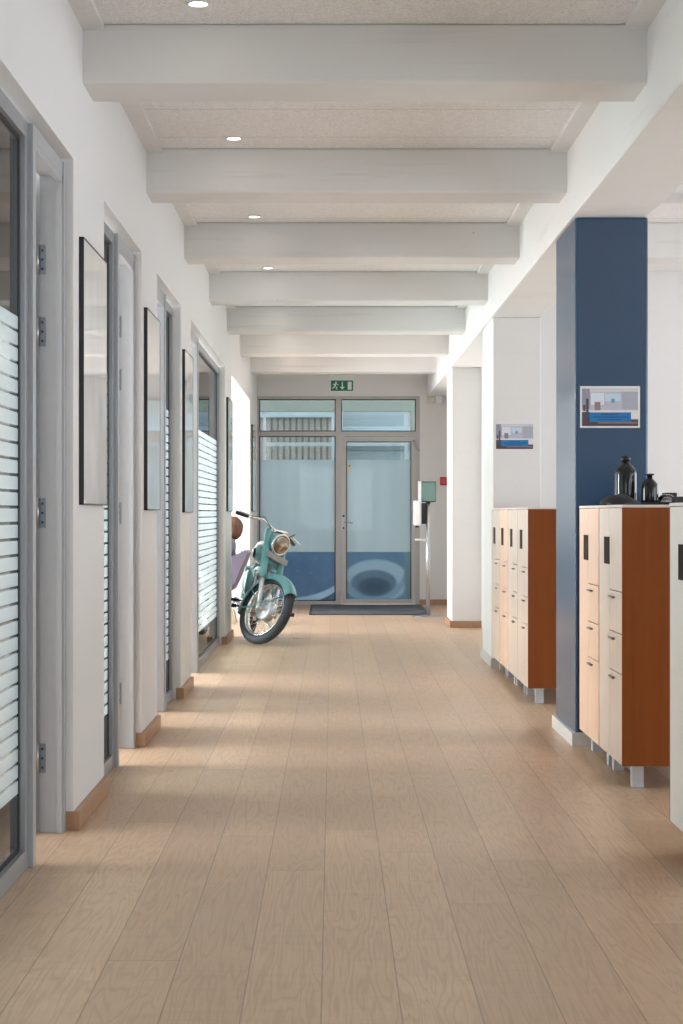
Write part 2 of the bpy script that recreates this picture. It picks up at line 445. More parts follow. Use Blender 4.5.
struct('wall_back', MB().box(OUT_L, -0.95, -3.6, -3.5, 0, ZC).box(1.1, 5.5, -3.6, -3.5, 0, ZC).box(-0.95, 1.1, -3.6, -3.5, 0, 0.7).box(-0.95, 1.1, -3.6, -3.5, 2.5, ZC), M['wall'])
struct('wall_room_end', MB().box(1.63, 5.5, 13.5, 13.62, 0, ZC), M['wall'])
struct('wall_right_far', MB().box(1.56, 1.66, 13.9, YE, 0, ZC), M['wall'])
# far wall around the entrance
FX0, FX1, FZ = -1.005, 1.14, 2.728
fw = MB(); fw.box(OUT_L, FX0, YE, YE+0.18, 0, ZC); fw.box(FX1, 1.66, YE, YE+0.18, 0, ZC); fw.box(FX0, FX1, YE, YE+0.18, FZ, ZC)
struct('wall_far', fw, M['wall'])
# columns
def column(y, mat, h=ZG, d=0.76, name='column'):
    return struct(name, MB().box(WR, WR+0.375, y, y+d, 0, h, bev=0.012), mat)
tag(column(8.75, M['blue']), 'dark blue painted square column beside the lockers', 'column')
tag(column(13.24, M['column'], d=0.9), 'white painted square column behind the far lockers, with a paper notice', 'column')
tag(column(17.8, M['column']), 'white painted square column near the entrance door', 'column')
tag(column(0.4, M['column']), 'white painted square column nearest the near end of the corridor', 'column')
# baseboards
def skirt(name, segs, mat, h=0.072, t=0.022):
    q = MB()
    for (x0, x1, y0, y1) in segs: q.box(x0, x1, y0, y1, 0, h, bev=0.003)
    return struct(name, q, mat)
for a, b in PIERS[1:5]:
    q = MB().box(WL-0.03, WL+0.022, a-0.003, b, 0, 0.072, bev=0.003)
    struct('baseboard_left', q, M['skirt'])
skirt('baseboard_left', [(WL, WL+0.022, 20.1, YE)], M['skirt'])
skirt('baseboard_far', [(FX1, 1.56, YE-0.022, YE), (1.54, 1.562, 18.5, YE-0.02)], M['skirt'])
for y, m in ((8.75, M['stone']), (13.24, M['stone']), (17.8, M['skirt'])):
    skirt('baseboard_column', [(WR-0.02, WR+0.395, y-0.02, y+(0.92 if y == 13.24 else 0.78))], m, 0.07)
skirt('baseboard_room', [(1.66, 5.5, 13.475, 13.5)], M['skirt'])

# frames of the outer windows
def outer_window(n, x, y0, y1):
    r = empty('window_%d' % n); r['kind'] = 'structure'
    s = 1 if x < 0 else -1; a, b = sorted((x+s*0.10, x+s*0.15)); q = MB()
    for (u, v) in ((y0-0.04, y0+0.05), (y1-0.05, y1+0.04)): q.box(a, b, u, v, 0.58, 2.62, bev=0.004)
    q.box(a+0.001, b-0.001, y0+0.05, y1-0.05, 0.58, 0.67); q.box(a+0.001, b-0.001, y0+0.05, y1-0.05, 2.53, 2.62)
    k = max(1, round((y1-y0)/1.2))
    for i in range(1, k): yy = y0+(y1-y0)*i/k; q.box(a+0.002, b-0.002, yy-0.03, yy+0.03, 0.67, 2.53)
    q.build('window_frame', M['white'], r)
    a, b = sorted((x+s*0.0, x+s*0.22)); MB().box(a, b, y0-0.06, y1+0.06, 0.545, 0.58, bev=0.004).build('window_sill', M['white'], r)
for i, (a, b) in enumerate(WIN): outer_window(11+i, OUT_L, a, b)
for i, (a, b) in enumerate(((-1.5, 3.0), (3.8, 7.8), (8.8, 12.8))): outer_window(17+i, 5.5, a, b)

# ------------------------------------------------------------ office glazing and doors in the left wall
GX = -1.055
def glazing(n, y0, y1, stripes=True):
    r = empty('window_%d' % n, (0, 0, 0)); r['kind'] = 'structure'
    f = MB(); t = 0.05
    for (a, b) in ((y0, y0+t), (y1-t, y1)): f.box(GX-0.03, GX+0.025, a, b, 0, ZH-0.02, bev=0.003)
    f.box(GX-0.029, GX+0.024, y0+t-0.002, y1-t+0.002, 0.001, 0.065); f.box(GX-0.029, GX+0.024, y0+t-0.002, y1-t+0.002, ZH-0.075, ZH-0.021)
    f.build('window_frame', M['alu'], r)
    g = MB(); s = 0.014
    for (a, b) in ((y0+t, y0+t+s), (y1-t-s, y1-t)): g.box(GX-0.006, GX+0.006, a, b, 0.065, ZH-0.075)
    g.box(GX-0.006, GX+0.006, y0+t+s, y1-t-s, 0.065, 0.065+s); g.box(GX-0.006, GX+0.006, y0+t+s, y1-t-s, ZH-0.075-s, ZH-0.075)
    g.build('gasket', M['gasket'], r)
    MB().box(GX-0.003, GX+0.003, y0+t, y1-t, 0.065, ZH-0.075).build('pane', M['stripe'], r)
    return r
def office_door(n, y0, y1, hinge_far=True, ang=88):
    """door frame filling y0..y1; the leaf stands open into the office"""
    r = empty('door_%d' % n, (0, 0, 0)); r['kind'] = 'structure'
    f = MB(); x0, x1 = -1.10, -1.012
    f.box(x0, x1, y0, y0+0.055, 0, ZH-0.02, bev=0.003)
    f.box(x0, x1+0.004, y1-0.05, y1, 0, ZH-0.02, bev=0.003)
    f.box(x0+0.066, x1-0.002, y1-0.062, y1-0.048, 0.001, ZH-0.075)          # rebate
    f.box(x0+0.001, x1-0.001, y0+0.053, y1-0.048, ZH-0.075, ZH-0.021)
    f.box(x0+0.066, x1-0.002, y0+0.053, y1-0.048, ZH-0.10, ZH-0.074)
    f.build('door_frame', M['doorpaint'], r)
    wdt = (y1-y0)-0.115
    hy = y1-0.06 if hinge_far else y0+0.06
    hx = -1.108
    leaf = MB(); leaf.box(-wdt, 0, -0.04, 0, 0.008, ZH-0.105, bev=0.003)
    lo = leaf.build('door_leaf', M['doorpaint'], r); lo.location = (hx-0.005, hy-0.004 if hinge_far else hy+0.044, 0)
    lo.rotation_euler = (0, 0, 0)
    hd = MB()
    for s in (-1, 1):
        yb = 0.0 if s > 0 else -0.04
        hd.cyl((-wdt+0.06, yb, 1.04), (-wdt+0.06, yb+s*0.012, 1.04), 0.026)
        hd.tube([(-wdt+0.06, yb+s*0.01, 1.04), (-wdt+0.06, yb+s*0.05, 1.04), (-wdt+0.18, yb+s*0.055, 1.04)], 0.009)
    hd.build('door_handle', M['steel'], lo)
    for z in (2.15, 1.88, 1.20, 0.28):
        h = MB(); s = -1 if hinge_far else 1
        pf = y1-0.0505 if hinge_far else y0+0.0555
        h.box(-1.104, -1.076, min(pf, pf+s*0.003), max(pf, pf+s*0.003), z-0.055, z+0.055, bev=0.001, m=M['hinge'])
        for zz in (-0.035, 0, 0.035): h.cyl((-1.088, pf+s*0.002, z+zz), (-1.088, pf+s*0.006, z+zz), 0.005, n=8, m=M['gasket'])
        h.cyl((-1.107, pf+s*0.012, z-0.055), (-1.107, pf+s*0.012, z+0.055), 0.009, n=10, m=M['steel'])
        h.build('hinge', M['hinge'], r)
    return r
glazing(1, 3.1, 5.75); office_door(1, 5.75, 6.43)
glazing(2, 7.29, 8.02); office_door(2, 8.02, 8.72)
office_door(3, 9.50, 10.30, hinge_far=False); glazing(3, 10.30, 10.97)
office_door(4, 11.75, 12.80, hinge_far=False); glazing(4, 12.80, 15.50)

# ------------------------------------------------------------ entrance facade
AF = plain('pale_grey_aluminium', hexc(186, 184, 182), 0.4, 0.1, 60, 0.04)
YF0, YF1 = YE+0.02, YE+0.09
fa = empty('window_5', (0, 0, 0)); fa['kind'] = 'structure'
P = lambda x: (x-332.5)*YE/F_PX
Zp = lambda y: CAM_H-(y-513)*YE/F_PX
q = MB()
q.box(P(255), P(259), YF0, YF1, 0, Zp(395), bev=0.004); q.box(P(416), P(420), YF0, YF1, 0, Zp(395), bev=0.004)
q.box(P(335.6), P(341), YF0, YF1, 0, Zp(398.9), bev=0.004)
q.box(P(258.9), P(416.1), YF0+0.001, YF1-0.001, Zp(399), Zp(395)-0.001)
for (a, b) in ((258.9, 335.7), (340.9, 416.1)): q.box(P(a), P(b), YF0+0.001, YF1-0.001, Zp(436), Zp(431.4))
q.box(P(258.9), P(335.7), YF0+0.001, YF1-0.001, 0.001, 0.05)
q.build('window_frame', AF, fa)
q = MB()
for (a, b, c, d) in ((259, 335.6, 399, 431.4), (341, 416, 399, 431.4), (259, 335.6, 436, None)):
    z0 = Zp(c); z1 = 0.05 if d is None else Zp(d)
    for (u0, u1, v0, v1) in ((P(a), P(a)+0.012, z1, z0), (P(b)-0.012, P(b), z1, z0), (P(a), P(b), z0-0.012, z0), (P(a), P(b), z1, z1+0.012)):
        q.box(u0, u1, YF0+0.02, YF0+0.04, v0, v1)
q.build('gasket', M['gasket'], fa)
MB().box(P(259), P(335.6), YF0+0.027, YF0+0.033, Zp(431.4), Zp(399)).build('pane', M['glass'], fa)
MB().box(P(341), P(416), YF0+0.027, YF0+0.033, Zp(431.4), Zp(399)).build('pane', M['glass'], fa)
MB().box(P(259), P(335.6), YF0+0.027, YF0+0.033, 0.05, Zp(436)).build('pane', m_film('left'), fa)
dr = empty('door_5', (0, 0, 0)); dr['kind'] = 'structure'
q = MB(); a, b, c, d = P(341.3), P(416), 0.012, Zp(436.6)
q.box(a, P(346.3), YF0-0.012, YF1-0.01, c, d, bev=0.004); q.box(P(411.4), b, YF0-0.012, YF1-0.01, c, d, bev=0.004)
q.box(P(346.2), P(411.5), YF0-0.011, YF1-0.011, Zp(441.4), d-0.001); q.box(P(346.2), P(411.5), YF0-0.011, YF1-0.011, c+0.001, 0.075)
q.build('door_frame', AF, dr)
MB().box(P(346.3), P(411.4), YF0+0.017, YF0+0.023, 0.075, Zp(441.4)).build('pane', m_film('right'), dr)
q = MB()
for (u0, u1, v0, v1) in ((P(346.3), P(346.3)+0.01, 0.075, Zp(441.4)), (P(411.4)-0.01, P(411.4), 0.075, Zp(441.4)), (P(346.3), P(411.4), Zp(441.4)-0.01, Zp(441.4))):
    q.box(u0, u1, YF0+0.01, YF0+0.03, v0, v1)
q.build('gasket', M['gasket'], dr)
q = MB(); xh = P(343.6)
q.box(xh-0.018, xh+0.018, YF0-0.02, YF0-0.012, Zp(531), Zp(511), bev=0.003, m=M['steel'])
q.cyl((xh, YF0-0.02, Zp(516)), (xh, YF0-0.03, Zp(516)), 0.014, M['black'])
q.cyl((xh, YF0-0.02, Zp(522)), (xh, YF0-0.055, Zp(522)), 0.011, M['steel'])
q.tube([(xh, YF0-0.05, Zp(522)), (xh+0.06, YF0-0.055, Zp(522.3)), (xh+0.12, YF0-0.052, Zp(523))], 0.009, M['steel'])
q.cyl((xh, YF0-0.02, Zp(528)), (xh, YF0-0.03, Zp(528)), 0.012, M['black'])
q.build('door_handle', None, dr)
q = MB(); q.tube([(P(413.5), YF0-0.02, Zp(440.5)), (P(414.5), YF0-0.05, Zp(443)), (P(417.5), YF0-0.05, Zp(449)), (P(419), YF0-0.01, Zp(450))], 0.009)
q.build('door_cable', M['steel'], dr)
q = MB(); q.box(P(347.3), P(351.8), YF0+0.012, YF0+0.0165, Zp(472), Zp(463.5), m=M['cream'])
q.box(P(349), P(350.2), YF0+0.0105, YF0+0.012, Zp(466.5), Zp(465), m=M['mat'])
tag(q.build('door_sticker', None, dr), 'small cream notice sticker')

# outside the entrance: porch, second glazed screen, ribbed building across the street
struct('pavement', MB().box(-14, 14, 26.5, 45, -0.12, 0.0), plain('grey_pavement', hexc(150, 150, 148), 0.8))
q = MB(); q.box(-1.6, -1.06, 24.42, 24.6, 0, 2.66); q.box(1.12, 1.8, 24.42, 24.6, 0, 2.66); q.box(-1.6, 1.8, 24.42, 24.6, 2.66, 3.4)
struct('wall_porch', q, plain('grey_green_render', hexc(112, 118, 110), 0.8))
ps = empty('window_6', (0, 0, 0)); ps['kind'] = 'structure'
Y2 = 24.45; P2 = lambda x: (x-332.5)*Y2/F_PX; Z2 = lambda y: CAM_H-(y-513)*Y2/F_PX
q = MB()
for (a, b) in ((263, 266), (331.5, 334.5), (340, 343), (404.5, 408.5)): q.box(P2(a), P2(b), Y2, Y2+0.06, 0, Z2(407), bev=0.004)
for (a, b) in ((407, 411.5), (442.5, 446)): q.box(P2(263.2), P2(408.3), Y2-0.002, Y2+0.062, Z2(b), Z2(a)+0.001)
q.box(P2(263), P2(408.5), Y2, Y2+0.06, 0, 0.08)
q.build('window_frame', plain('grey_white_frame', hexc(150, 160, 165), 0.5), ps)
MB().box(P2(266), P2(404), Y2+0.025, Y2+0.03, 0.08, Z2(410)).build('pane', M['glass'], ps)
def m_slats():
    t = NT('ribbed_cladding'); v = t.coord(); X, Y, Z = t.sep(v)
    fr = t.math('FRACT', t.math('DIVIDE', X, 0.12)); s = t.math('LESS_THAN', fr, 0.35)
    n = t.noise(t.scale(v, (14, 1, 1)), 1, 2)
    c = t.mix(s, t.mix(n, hexc(116, 106, 100), hexc(132, 121, 114)), hexc(74, 70, 68))
    return t.done(t.bsdf(c, 0.7, 0, t.bump(s, 0.5, 0.02)))
bd = empty('ribbed_building', (0, 33, 0)); tag(bd, 'building with ribbed brown-grey cladding seen through the entrance glass', 'building')
MB().box(-3.2, 0.045, 33, 37, 0, 3.05).build('cladding', m_slats(), bd).location = (0, -33, 0)
q = MB().box(-3.4, 0.045, 32.85, 37, 3.05, 3.4); q.build('parapet', plain('pale_parapet', hexc(128, 136, 142), 0.6), bd).location = (0, -33, 0)
pb = empty('pale_building', (2.2, 34, 0)); tag(pb, 'pale rendered building with dark window band, right through the entrance glass', 'building')
q = MB().box(0.05, 6, 34, 38, 0, 3.7); q.build('wall', plain('pale_render', hexc(124, 131, 138), 0.7), pb).location = (-2.2, -34, 0)
q = MB().box(0.2, 5.5, 33.96, 34.0, 2.45, 2.8); q.build('window', plain('dark_pane', hexc(96, 106, 114), 0.2), pb).location = (-2.2, -34, 0)
q = MB().box(0.05, 6.1, 33.7, 34.0, 2.82, 2.92); q.build('canopy', plain('canopy_grey', hexc(140, 150, 158), 0.5), pb).location = (-2.2, -34, 0)

# ------------------------------------------------------------ ceiling lights
glow = m_emit('lamp_glow', (1.0, 0.93, 0.82, 1), 9.0)
def downlight():
    r = empty('ceiling_light')
    MB().lathe([(0.034, 0), (0.046, 0.0), (0.046, -0.004), (0.036, -0.006), (0.034, 0.0)], m=None, n=28).build('trim_ring', M['white'], r)
    MB().lathe([(0.0, -0.002), (0.034, -0.002)], n=24).build('lamp', glow, r)
    return r
pos = ('nearest ceiling light, at the top edge of the picture', 'ceiling light between the first and second beams', 'ceiling light between the second and third beams', 'ceiling light between the third and fourth beams', 'ceiling light between the fourth and fifth beams', 'ceiling light between the fifth and sixth beams', 'ceiling light between the sixth and seventh beams', 'ceiling light nearest the entrance')
d0 = downlight()
for i, lab in enumerate(pos):
    r = d0 if i == 0 else copy_tree(d0)
    r.location = (-0.505, 6.40+2.3*i, ZC-0.0005)
    tag(r, 'small round recessed '+lab, 'ceiling light', 'recessed ceiling lights')
    l = bpy.data.lights.new('lamp_light', 'SPOT'); l.energy = 8 if i < 4 else (30 if i < 6 else 75); l.spot_size = 0.9; l.spot_blend = 0.8; l.color = (1, 0.9, 0.78); l.shadow_soft_size = 0.03
    lo = bpy.data.objects.new('lamp_light', l); COL.objects.link(lo); lo.location = (-0.505, 6.40+2.3*i, ZC-0.03)

# ------------------------------------------------------------ framed pictures on the left wall
def m_print(seed, tint):
    t = NT('framed_print'); v = t.coord(); X, Y, Z = t.sep(v)
    n = t.noise(t.comb(0.0, t.math('MULTIPLY', Y, 5.0), t.math('ADD', t.math('MULTIPLY', Z, 3.0), seed)), 1.2, 3)
    c = t.mix(t.mapr(n, 0.3, 0.7, 0, 1), tint, (0.88, 0.88, 0.88, 1))
    low = t.mapr(Z, -0.5, -0.30, 0.35, 0.0)
    c = t.mix(low, c, hexc(176, 188, 200))
    return t.done(t.bsdf(c, 0.5, 0, None, coat=1.0, spec=0.6, coatrough=0.0))
def picture(y0, y1, z0, z1, seed, tint, label, mark=False):
    zc, yc = (z0+z1)/2, (y0+y1)/2
    r = empty('framed_picture', (WL, yc, zc)); hy, hz = (y1-y0)/2, (z1-z0)/2; t = 0.006; d = 0.019
    q = MB(); q.box(0, d, -hy, -hy+t, -hz, hz); q.box(0, d, hy-t, hy, -hz, hz); q.box(0, d, -hy, hy, hz-t, hz); q.box(0, d, -hy, hy, -hz, -hz+t)
    q.box(0, 0.004, -hy+0.001, hy-0.001, -hz+0.001, hz-0.001)
    q.build('frame', M['frameblack'], r)
    MB().box(0.010, 0.0175, -hy+t, hy-t, -hz+t, hz-t).build('print', m_print(seed, tint), r)
    if mark:
        MB().box(0.0175, 0.0179, 0.02, 0.20, 0.21, 0.27).build('print_mark', plain('blue_print', hexc(70, 120, 150), 0.4), r)
    return tag(r, label, 'picture', 'black framed pictures along the left wall')
tn = hexc(226, 226, 223)
picture(6.57, 7.26, 1.232, 2.268, 1.0, tn, 'black framed picture on the wall pier nearest the camera')
picture(8.83, 9.49, 1.215, 2.268, 2.2, tn, 'second black framed picture, on the pier between the second and third office fronts')
picture(11.08, 11.74, 1.203, 2.268, 3.1, tn, 'third black framed picture, with a small blue mark near its top', True)
picture(15.68, 16.38, 1.215, 2.27, 4.4, tn, 'black framed picture on the pier just in front of the motorcycle opening')
picture(20.5, 21.2, 1.22, 2.27, 5.0, tn, 'farthest black framed picture, beside the entrance glazing')

# ------------------------------------------------------------ lockers
def make_locker(front_mat):
    """origin at the near front floor corner; front faces -X, unit runs along +Y"""
    r = empty('storage_locker'); Wd, D, B, T = 0.638, 0.43, 0.10, 1.236
    q = MB(); t = 0.02
    q.box(-0.018, D, 0, 0.009, B, T-0.012, bev=0.001); q.box(-0.018, D, Wd-0.009, Wd, B, T-0.012, bev=0.001)
    q.box(0.001, D-0.001, 0.0085, Wd-0.0085, B, B+t); q.box(D-0.01, D-0.001, 0.0085, Wd-0.0085, B+t, T-0.012)
    q.box(0.002, D-0.01, 0.33, 0.35, B+t, T-0.012)
    q.build('body', M['cherry'], r)
    MB().box(-0.019, D, 0, Wd, T-0.012, T, bev=0.002).build('top_board', M['birchtop'], r)
    td = MB().box(-0.018, 0.0, 0.342, Wd-0.0105, B+0.002, T-0.014, bev=0.0015).build('tall_door', front_mat, r)
    MB().box(-0.021, -0.018, 0.33, 0.475, 0.968, 1.092, bev=0.002).build('grip', M['bronze'], td)
    for (z0, z1) in ((0.856, T-0.014), (0.672, 0.852), (0.498, 0.668), (B+0.002, 0.494)):
        c = MB().box(-0.018, 0.0, 0.0105, 0.338, z0, z1, bev=0.0015).build('compartment_door', front_mat, r)
        if z0 < 0.85:
            MB().box(-0.032, -0.018, 0.19, 0.30, z1-0.032, z1-0.024, bev=0.0015).build('pull', M['pull'], c)
    for y in (0.05, Wd-0.10):
        for x in (0.035, D-0.09):
            MB().box(x, x+0.05, y, y+0.05, 0, B, bev=0.002).build('leg', M['legwhite'], r)
    MB().box(0.05, 0.075, 0.1, Wd-0.1, 0.055, B, bev=0.001).build('plinth_rail', M['plinth'], r)
    return r
proto = make_locker(M['birch']); proto2 = None
def place_locker(o, x, y, label): o.location = (x, y, 0); tag(o, label, 'locker', 'wooden storage lockers along the columns')
specs = [(1.275, 7.38, 'wooden locker with large cherry side panel, carrying the black tray, right of the blue column'),
         (1.275, 8.02, 'peach fronted locker against the blue column, behind the locker under the tray'),
         (1.223, 5.44, 'pale fronted locker cut by the right edge of the picture, nearest the camera'),
         (1.244, 10.660, 'wooden locker with cherry side panel, nearest of the four before the white column'),
         (1.244, 11.268, 'pale fronted locker, second from the front in the row of four'),
         (1.244, 11.876, 'peach fronted locker, third from the front in the row of four'),
         (1.244, 12.484, 'narrow looking locker farthest back, half hidden at the white column')]
for i, (x, y, lab) in enumerate(specs):
    o = proto if i == 0 else copy_tree(proto)
    if i > 2: o.scale = (1, 0.952, 1)
    place_locker(o, x, y, lab)
    if i in (1, 2, 5):
        for c in children(o):
            if 'door' in c.name:
                c.data = c.data.copy(); c.data.materials[0] = M['laminate'] if i == 2 else M['birchpink']
LT = 1.236
# things on the lockers
q = MB(); q.box(-0.165, 0.165, -0.18, 0.18, 0, 0.007, bev=0.002)
for (a, b, c, d) in ((-0.165, 0.165, -0.18, -0.17), (-0.165, 0.165, 0.17, 0.18), (-0.165, -0.155, -0.17, 0.17), (0.155, 0.165, -0.17, 0.17)): q.box(a, b, c, d, 0.004, 0.016, bev=0.002)
tr = q.build('serving_tray', M['black']); tr.location = (1.53, 8.28, LT+0.001); tag(tr, 'flat black tray on top of the near lockers holding the bottles', 'tray')
darkglass = NT('black_glass'); darkglass = darkglass.done(darkglass.bsdf((0.012, 0.013, 0.014, 1), 0.06, 0, None, coat=0.0, spec=0.4))
def bottle(x, y, s_, prof, cap, label, stopper):
    r = empty('glass_bottle', (x, y, LT+0.0085)); r.scale = (1.06, 1.06, 1.06)
    MB().lathe(prof, n=32).build('bottle_body', darkglass, r)
    MB().lathe(cap, n=24).build('stopper', M['black'], r)
    tag(r, label, 'bottle')
    return r
bottle(1.426, 8.27, 1, [(0, 0), (0.044, 0), (0.049, 0.006), (0.05, 0.015), (0.05, 0.135), (0.047, 0.152), (0.036, 0.170), (0.022, 0.182), (0.017, 0.188), (0.017, 0.200), (0.0, 0.200)],
       [(0.0, 0.198), (0.021, 0.198), (0.023, 0.204), (0.022, 0.212), (0.012, 0.220), (0.0, 0.222)], 'tall black glass bottle with round shoulders on the black tray', True)
bottle(1.530, 8.20, 1, [(0, 0), (0.034, 0), (0.038, 0.006), (0.039, 0.015), (0.039, 0.07), (0.035, 0.090), (0.022, 0.106), (0.013, 0.114), (0.012, 0.128), (0.0, 0.128)],
       [(0.0, 0.126), (0.012, 0.128), (0.020, 0.130), (0.021, 0.137), (0.0, 0.138)], 'shorter black glass bottle with flat lip, right of the tall bottle', True)
# soft black cap lying left of the tray
q = MB()
b = bmesh.new(); bmesh.ops.create_uvsphere(b, u_segments=28, v_segments=14, radius=1.0)
for v in b.verts:
    x, y, z = v.co
    v.co = Vector((x*0.092*(1+0.10*max(0, x)), y*0.115, max(z, 0)*(0.048 if x < 0.2 else 0.048-0.028*(x-0.2))+0.003+0.003*math.sin(9*x+4*y)*max(z, 0)))
b.verts.index_update(); q._add([v.co.copy() for v in b.verts], [[v.index for v in f.verts] for f in b.faces], None, True); b.free()
cp = empty('soft_hat', (1.345, 7.97, LT+0.001)); q.build('crown', plain('black_fabric', hexc(38, 38, 42), 0.75, nscale=120, var=0.2, bump=0.3), cp)
MB().prism([(-0.07, -0.07), (-0.06, -0.13), (0.0, -0.15), (0.06, -0.13), (0.07, -0.07)], 0.003, 0.009, 'xy').build('visor', M['black'], cp)
tag(cp, 'soft black cap lying on the locker beside the blue column', 'cap')
gb = empty('glass_bowl', (1.612, 8.20, LT+0.0085))
glassy = m_glass('bowl_glass', (0.93, 0.94, 0.95, 1), 2.2)
MB().lathe([(0.046, 0), (0.047, 0.012), (0.042, 0.028), (0.03, 0.04), (0.014, 0.046), (0.0, 0.047), (0.0, 0.044), (0.013, 0.043), (0.028, 0.037), (0.039, 0.026), (0.043, 0.012), (0.043, 0), (0.046, 0)], n=32).build('bowl', glassy, gb)
MB().lathe([(0.0, 0.0005), (0.03, 0.0005), (0.028, 0.014), (0.0, 0.018)], n=24).build('contents', plain('white_cotton', hexc(205, 208, 214), 0.8), gb)
tag(gb, 'small upturned clear glass bowl on the tray right of the bottles', 'bowl')
q = MB().box(-0.03, 0.03, -0.04, 0.04, 0, 0.055, bev=0.004); o = q.build('black_box', M['black']); o.location = (1.655, 8.35, LT+0.0085); tag(o, 'small black box standing behind the clear glass bowl', 'box')
q = MB().box(-0.05, 0.05, -0.05, 0.05, 0, 0.04, bev=0.004); o = q.build('black_case', plain('matt_black', hexc(42, 40, 40), 0.6)); o.location = (1.650, 7.98, LT+0.001); tag(o, 'low black case at the right edge of the picture behind the tray', 'case')

# ------------------------------------------------------------ paper notices on the columns
def notice(x, y, z, label, sc=1.0):
    r = empty('paper_notice', (x, y, z)); W_, H_ = 0.154, 0.107
    MB().box(-W_, W_, -0.001, 0, -H_, H_).build('sheet', M['paper'], r)
    q = MB(); m = lambda c: plain('print_ink', c, 0.45)
    def R(x0, x1, z0, z1, c, lv=1): q.box(-W_+x0*2*W_, -W_+x1*2*W_, -0.001-0.0003*lv, -0.001, H_-z1*2*H_, H_-z0*2*H_, m=m(hexc(*c)))
    R(0.03, 0.97, 0.04, 0.96, (186, 186, 200))
    R(0.03, 0.97, 0.04, 0.14, (208, 206, 212), 2); R(0.03, 0.16, 0.06, 0.55, (150, 148, 160), 3); R(0.18, 0.40, 0.16, 0.45, (216, 222, 232), 2)
    R(0.42, 0.68, 0.18, 0.36, (196, 212, 226), 2); R(0.70, 0.96, 0.13, 0.56, (170, 172, 184), 2)
    R(0.10, 0.14, 0.30, 0.62, (70, 66, 80), 4); R(0.05, 0.09, 0.45, 0.60, (96, 60, 62), 4); R(0.24, 0.34, 0.38, 0.58, (140, 118, 124), 3)
    R(0.52, 0.58, 0.30, 0.40, (110, 150, 180), 4); R(0.03, 0.97, 0.58, 0.78, (226, 222, 222), 3)
    R(0.03, 0.97, 0.80, 0.96, (84, 60, 68), 3); R(0.30, 0.97, 0.86, 0.90, (130, 110, 112), 4)
    R(0.03, 0.16, 0.62, 0.80, (66, 74, 96), 4)
    R(0.16, 0.85, 0.63, 0.86, (22, 116, 178), 5)
    for i, (a, b_) in enumerate(((0.36, 0.64), (0.22, 0.80), (0.30, 0.70))):
        xx = a
        while xx < b_:
            ww = random.uniform(0.012, 0.035); R(xx, min(xx+ww, b_), 0.665+i*0.065, 0.69+i*0.065, (22, 50, 84), 6); xx += ww+0.009
    q.build('printed_picture', None, r)
    return tag(r, label, 'notice', 'printed paper notices on the columns')
notice(px(610, 8.75), 8.7495, pz(407, 8.75), 'printed paper notice with blue caption on the dark blue column')
notice(px(514.6, 13.24), 13.2395, pz(436.4, 13.24), 'printed paper notice with blue caption on the white column above the far lockers')

# ------------------------------------------------------------ exit sign
es = empty('exit_sign', (P(342), YE, Zp(385.8)))
MB().box(-0.165, 0.165, -0.018, 0, -0.075, 0.14, bev=0.004).build('housing', M['white'], es)
MB().box(-0.145, 0.145, -0.022, -0.018, -0.068, 0.068, bev=0.001).build('sign_face', plain('green_sign_face', hexc(10, 118, 86), 0.45), es)
q = MB(); y0, y1 = -0.0235, -0.022
q.box(0.075, 0.125, y0, y1, -0.052, 0.052)                             # door
q.box(-0.003, 0.011, y0, y1, -0.02, 0.05); q.prism([(-0.028, -0.015), (0.036, -0.015), (0.004, -0.052)], y0, y1, 'xz')   # arrow
# running figure
q.lathe([(0, y0), (0.011, y0), (0.011, y1), (0, y1)], c=(-0.078, 0, 0.042), axis='y', n=14)
q.prism([(-0.092, 0.03), (-0.074, 0.028), (-0.084, -0.008), (-0.104, -0.004)], y0, y1, 'xz')
q.prism([(-0.092, 0.028), (-0.088, 0.018), (-0.118, 0.008), (-0.120, 0.018)], y0, y1, 'xz')
q.prism([(-0.078, 0.026), (-0.058, 0.006), (-0.046, 0.014), (-0.050, 0.022), (-0.058, 0.018), (-0.072, 0.032)], y0, y1, 'xz')
q.prism([(-0.096, -0.004), (-0.084, -0.006), (-0.062, -0.022), (-0.066, -0.05), (-0.076, -0.05), (-0.074, -0.026)], y0, y1, 'xz')
q.prism([(-0.104, -0.002), (-0.092, -0.006), (-0.104, -0.034), (-0.128, -0.036), (-0.128, -0.026), (-0.112, -0.024)], y0, y1, 'xz')
q.build('pictogram', M['paper'], es)
tag(es, 'green emergency exit sign with running figure, arrow and door above the entrance', 'exit sign')

# alarm boxes, fire call point
q = MB().box(-0.055, 0.055, -0.045, 0, -0.075, 0.06, bev=0.012); r = empty('motion_detector', (P(431), YE, Zp(397)))
q.build('housing', M['cream'], r); MB().lathe([(0, -0.066), (0.018, -0.062), (0.026, -0.045)], c=(-0.005, 0, 0.005), axis='y', n=16).build('lens', M['white'], r)
tag(r, 'cream motion detector box high on the wall right of the entrance', 'detector')
q = MB().box(-0.045, 0.045, -0.05, 0, -0.07, 0.07, bev=0.006); o = q.build('alarm_sounder', M['white']); o.location = (P(439), YE, Zp(398)); tag(o, 'small white alarm box beside the cream detector', 'alarm box')
r = empty('fire_call_point', (P(443.3), YE, Zp(481.2)))
MB().box(-0.044, 0.044, -0.035, 0, -0.055, 0.055, bev=0.006).build('housing', M['red'], r)
MB().box(-0.026, 0.026, -0.037, -0.035, -0.03, 0.03, bev=0.001).build('press_plate', plain('pale_press_plate', hexc(210, 90, 90), 0.4), r)
tag(r, 'red fire alarm call point on the wall right of the entrance', 'fire alarm')

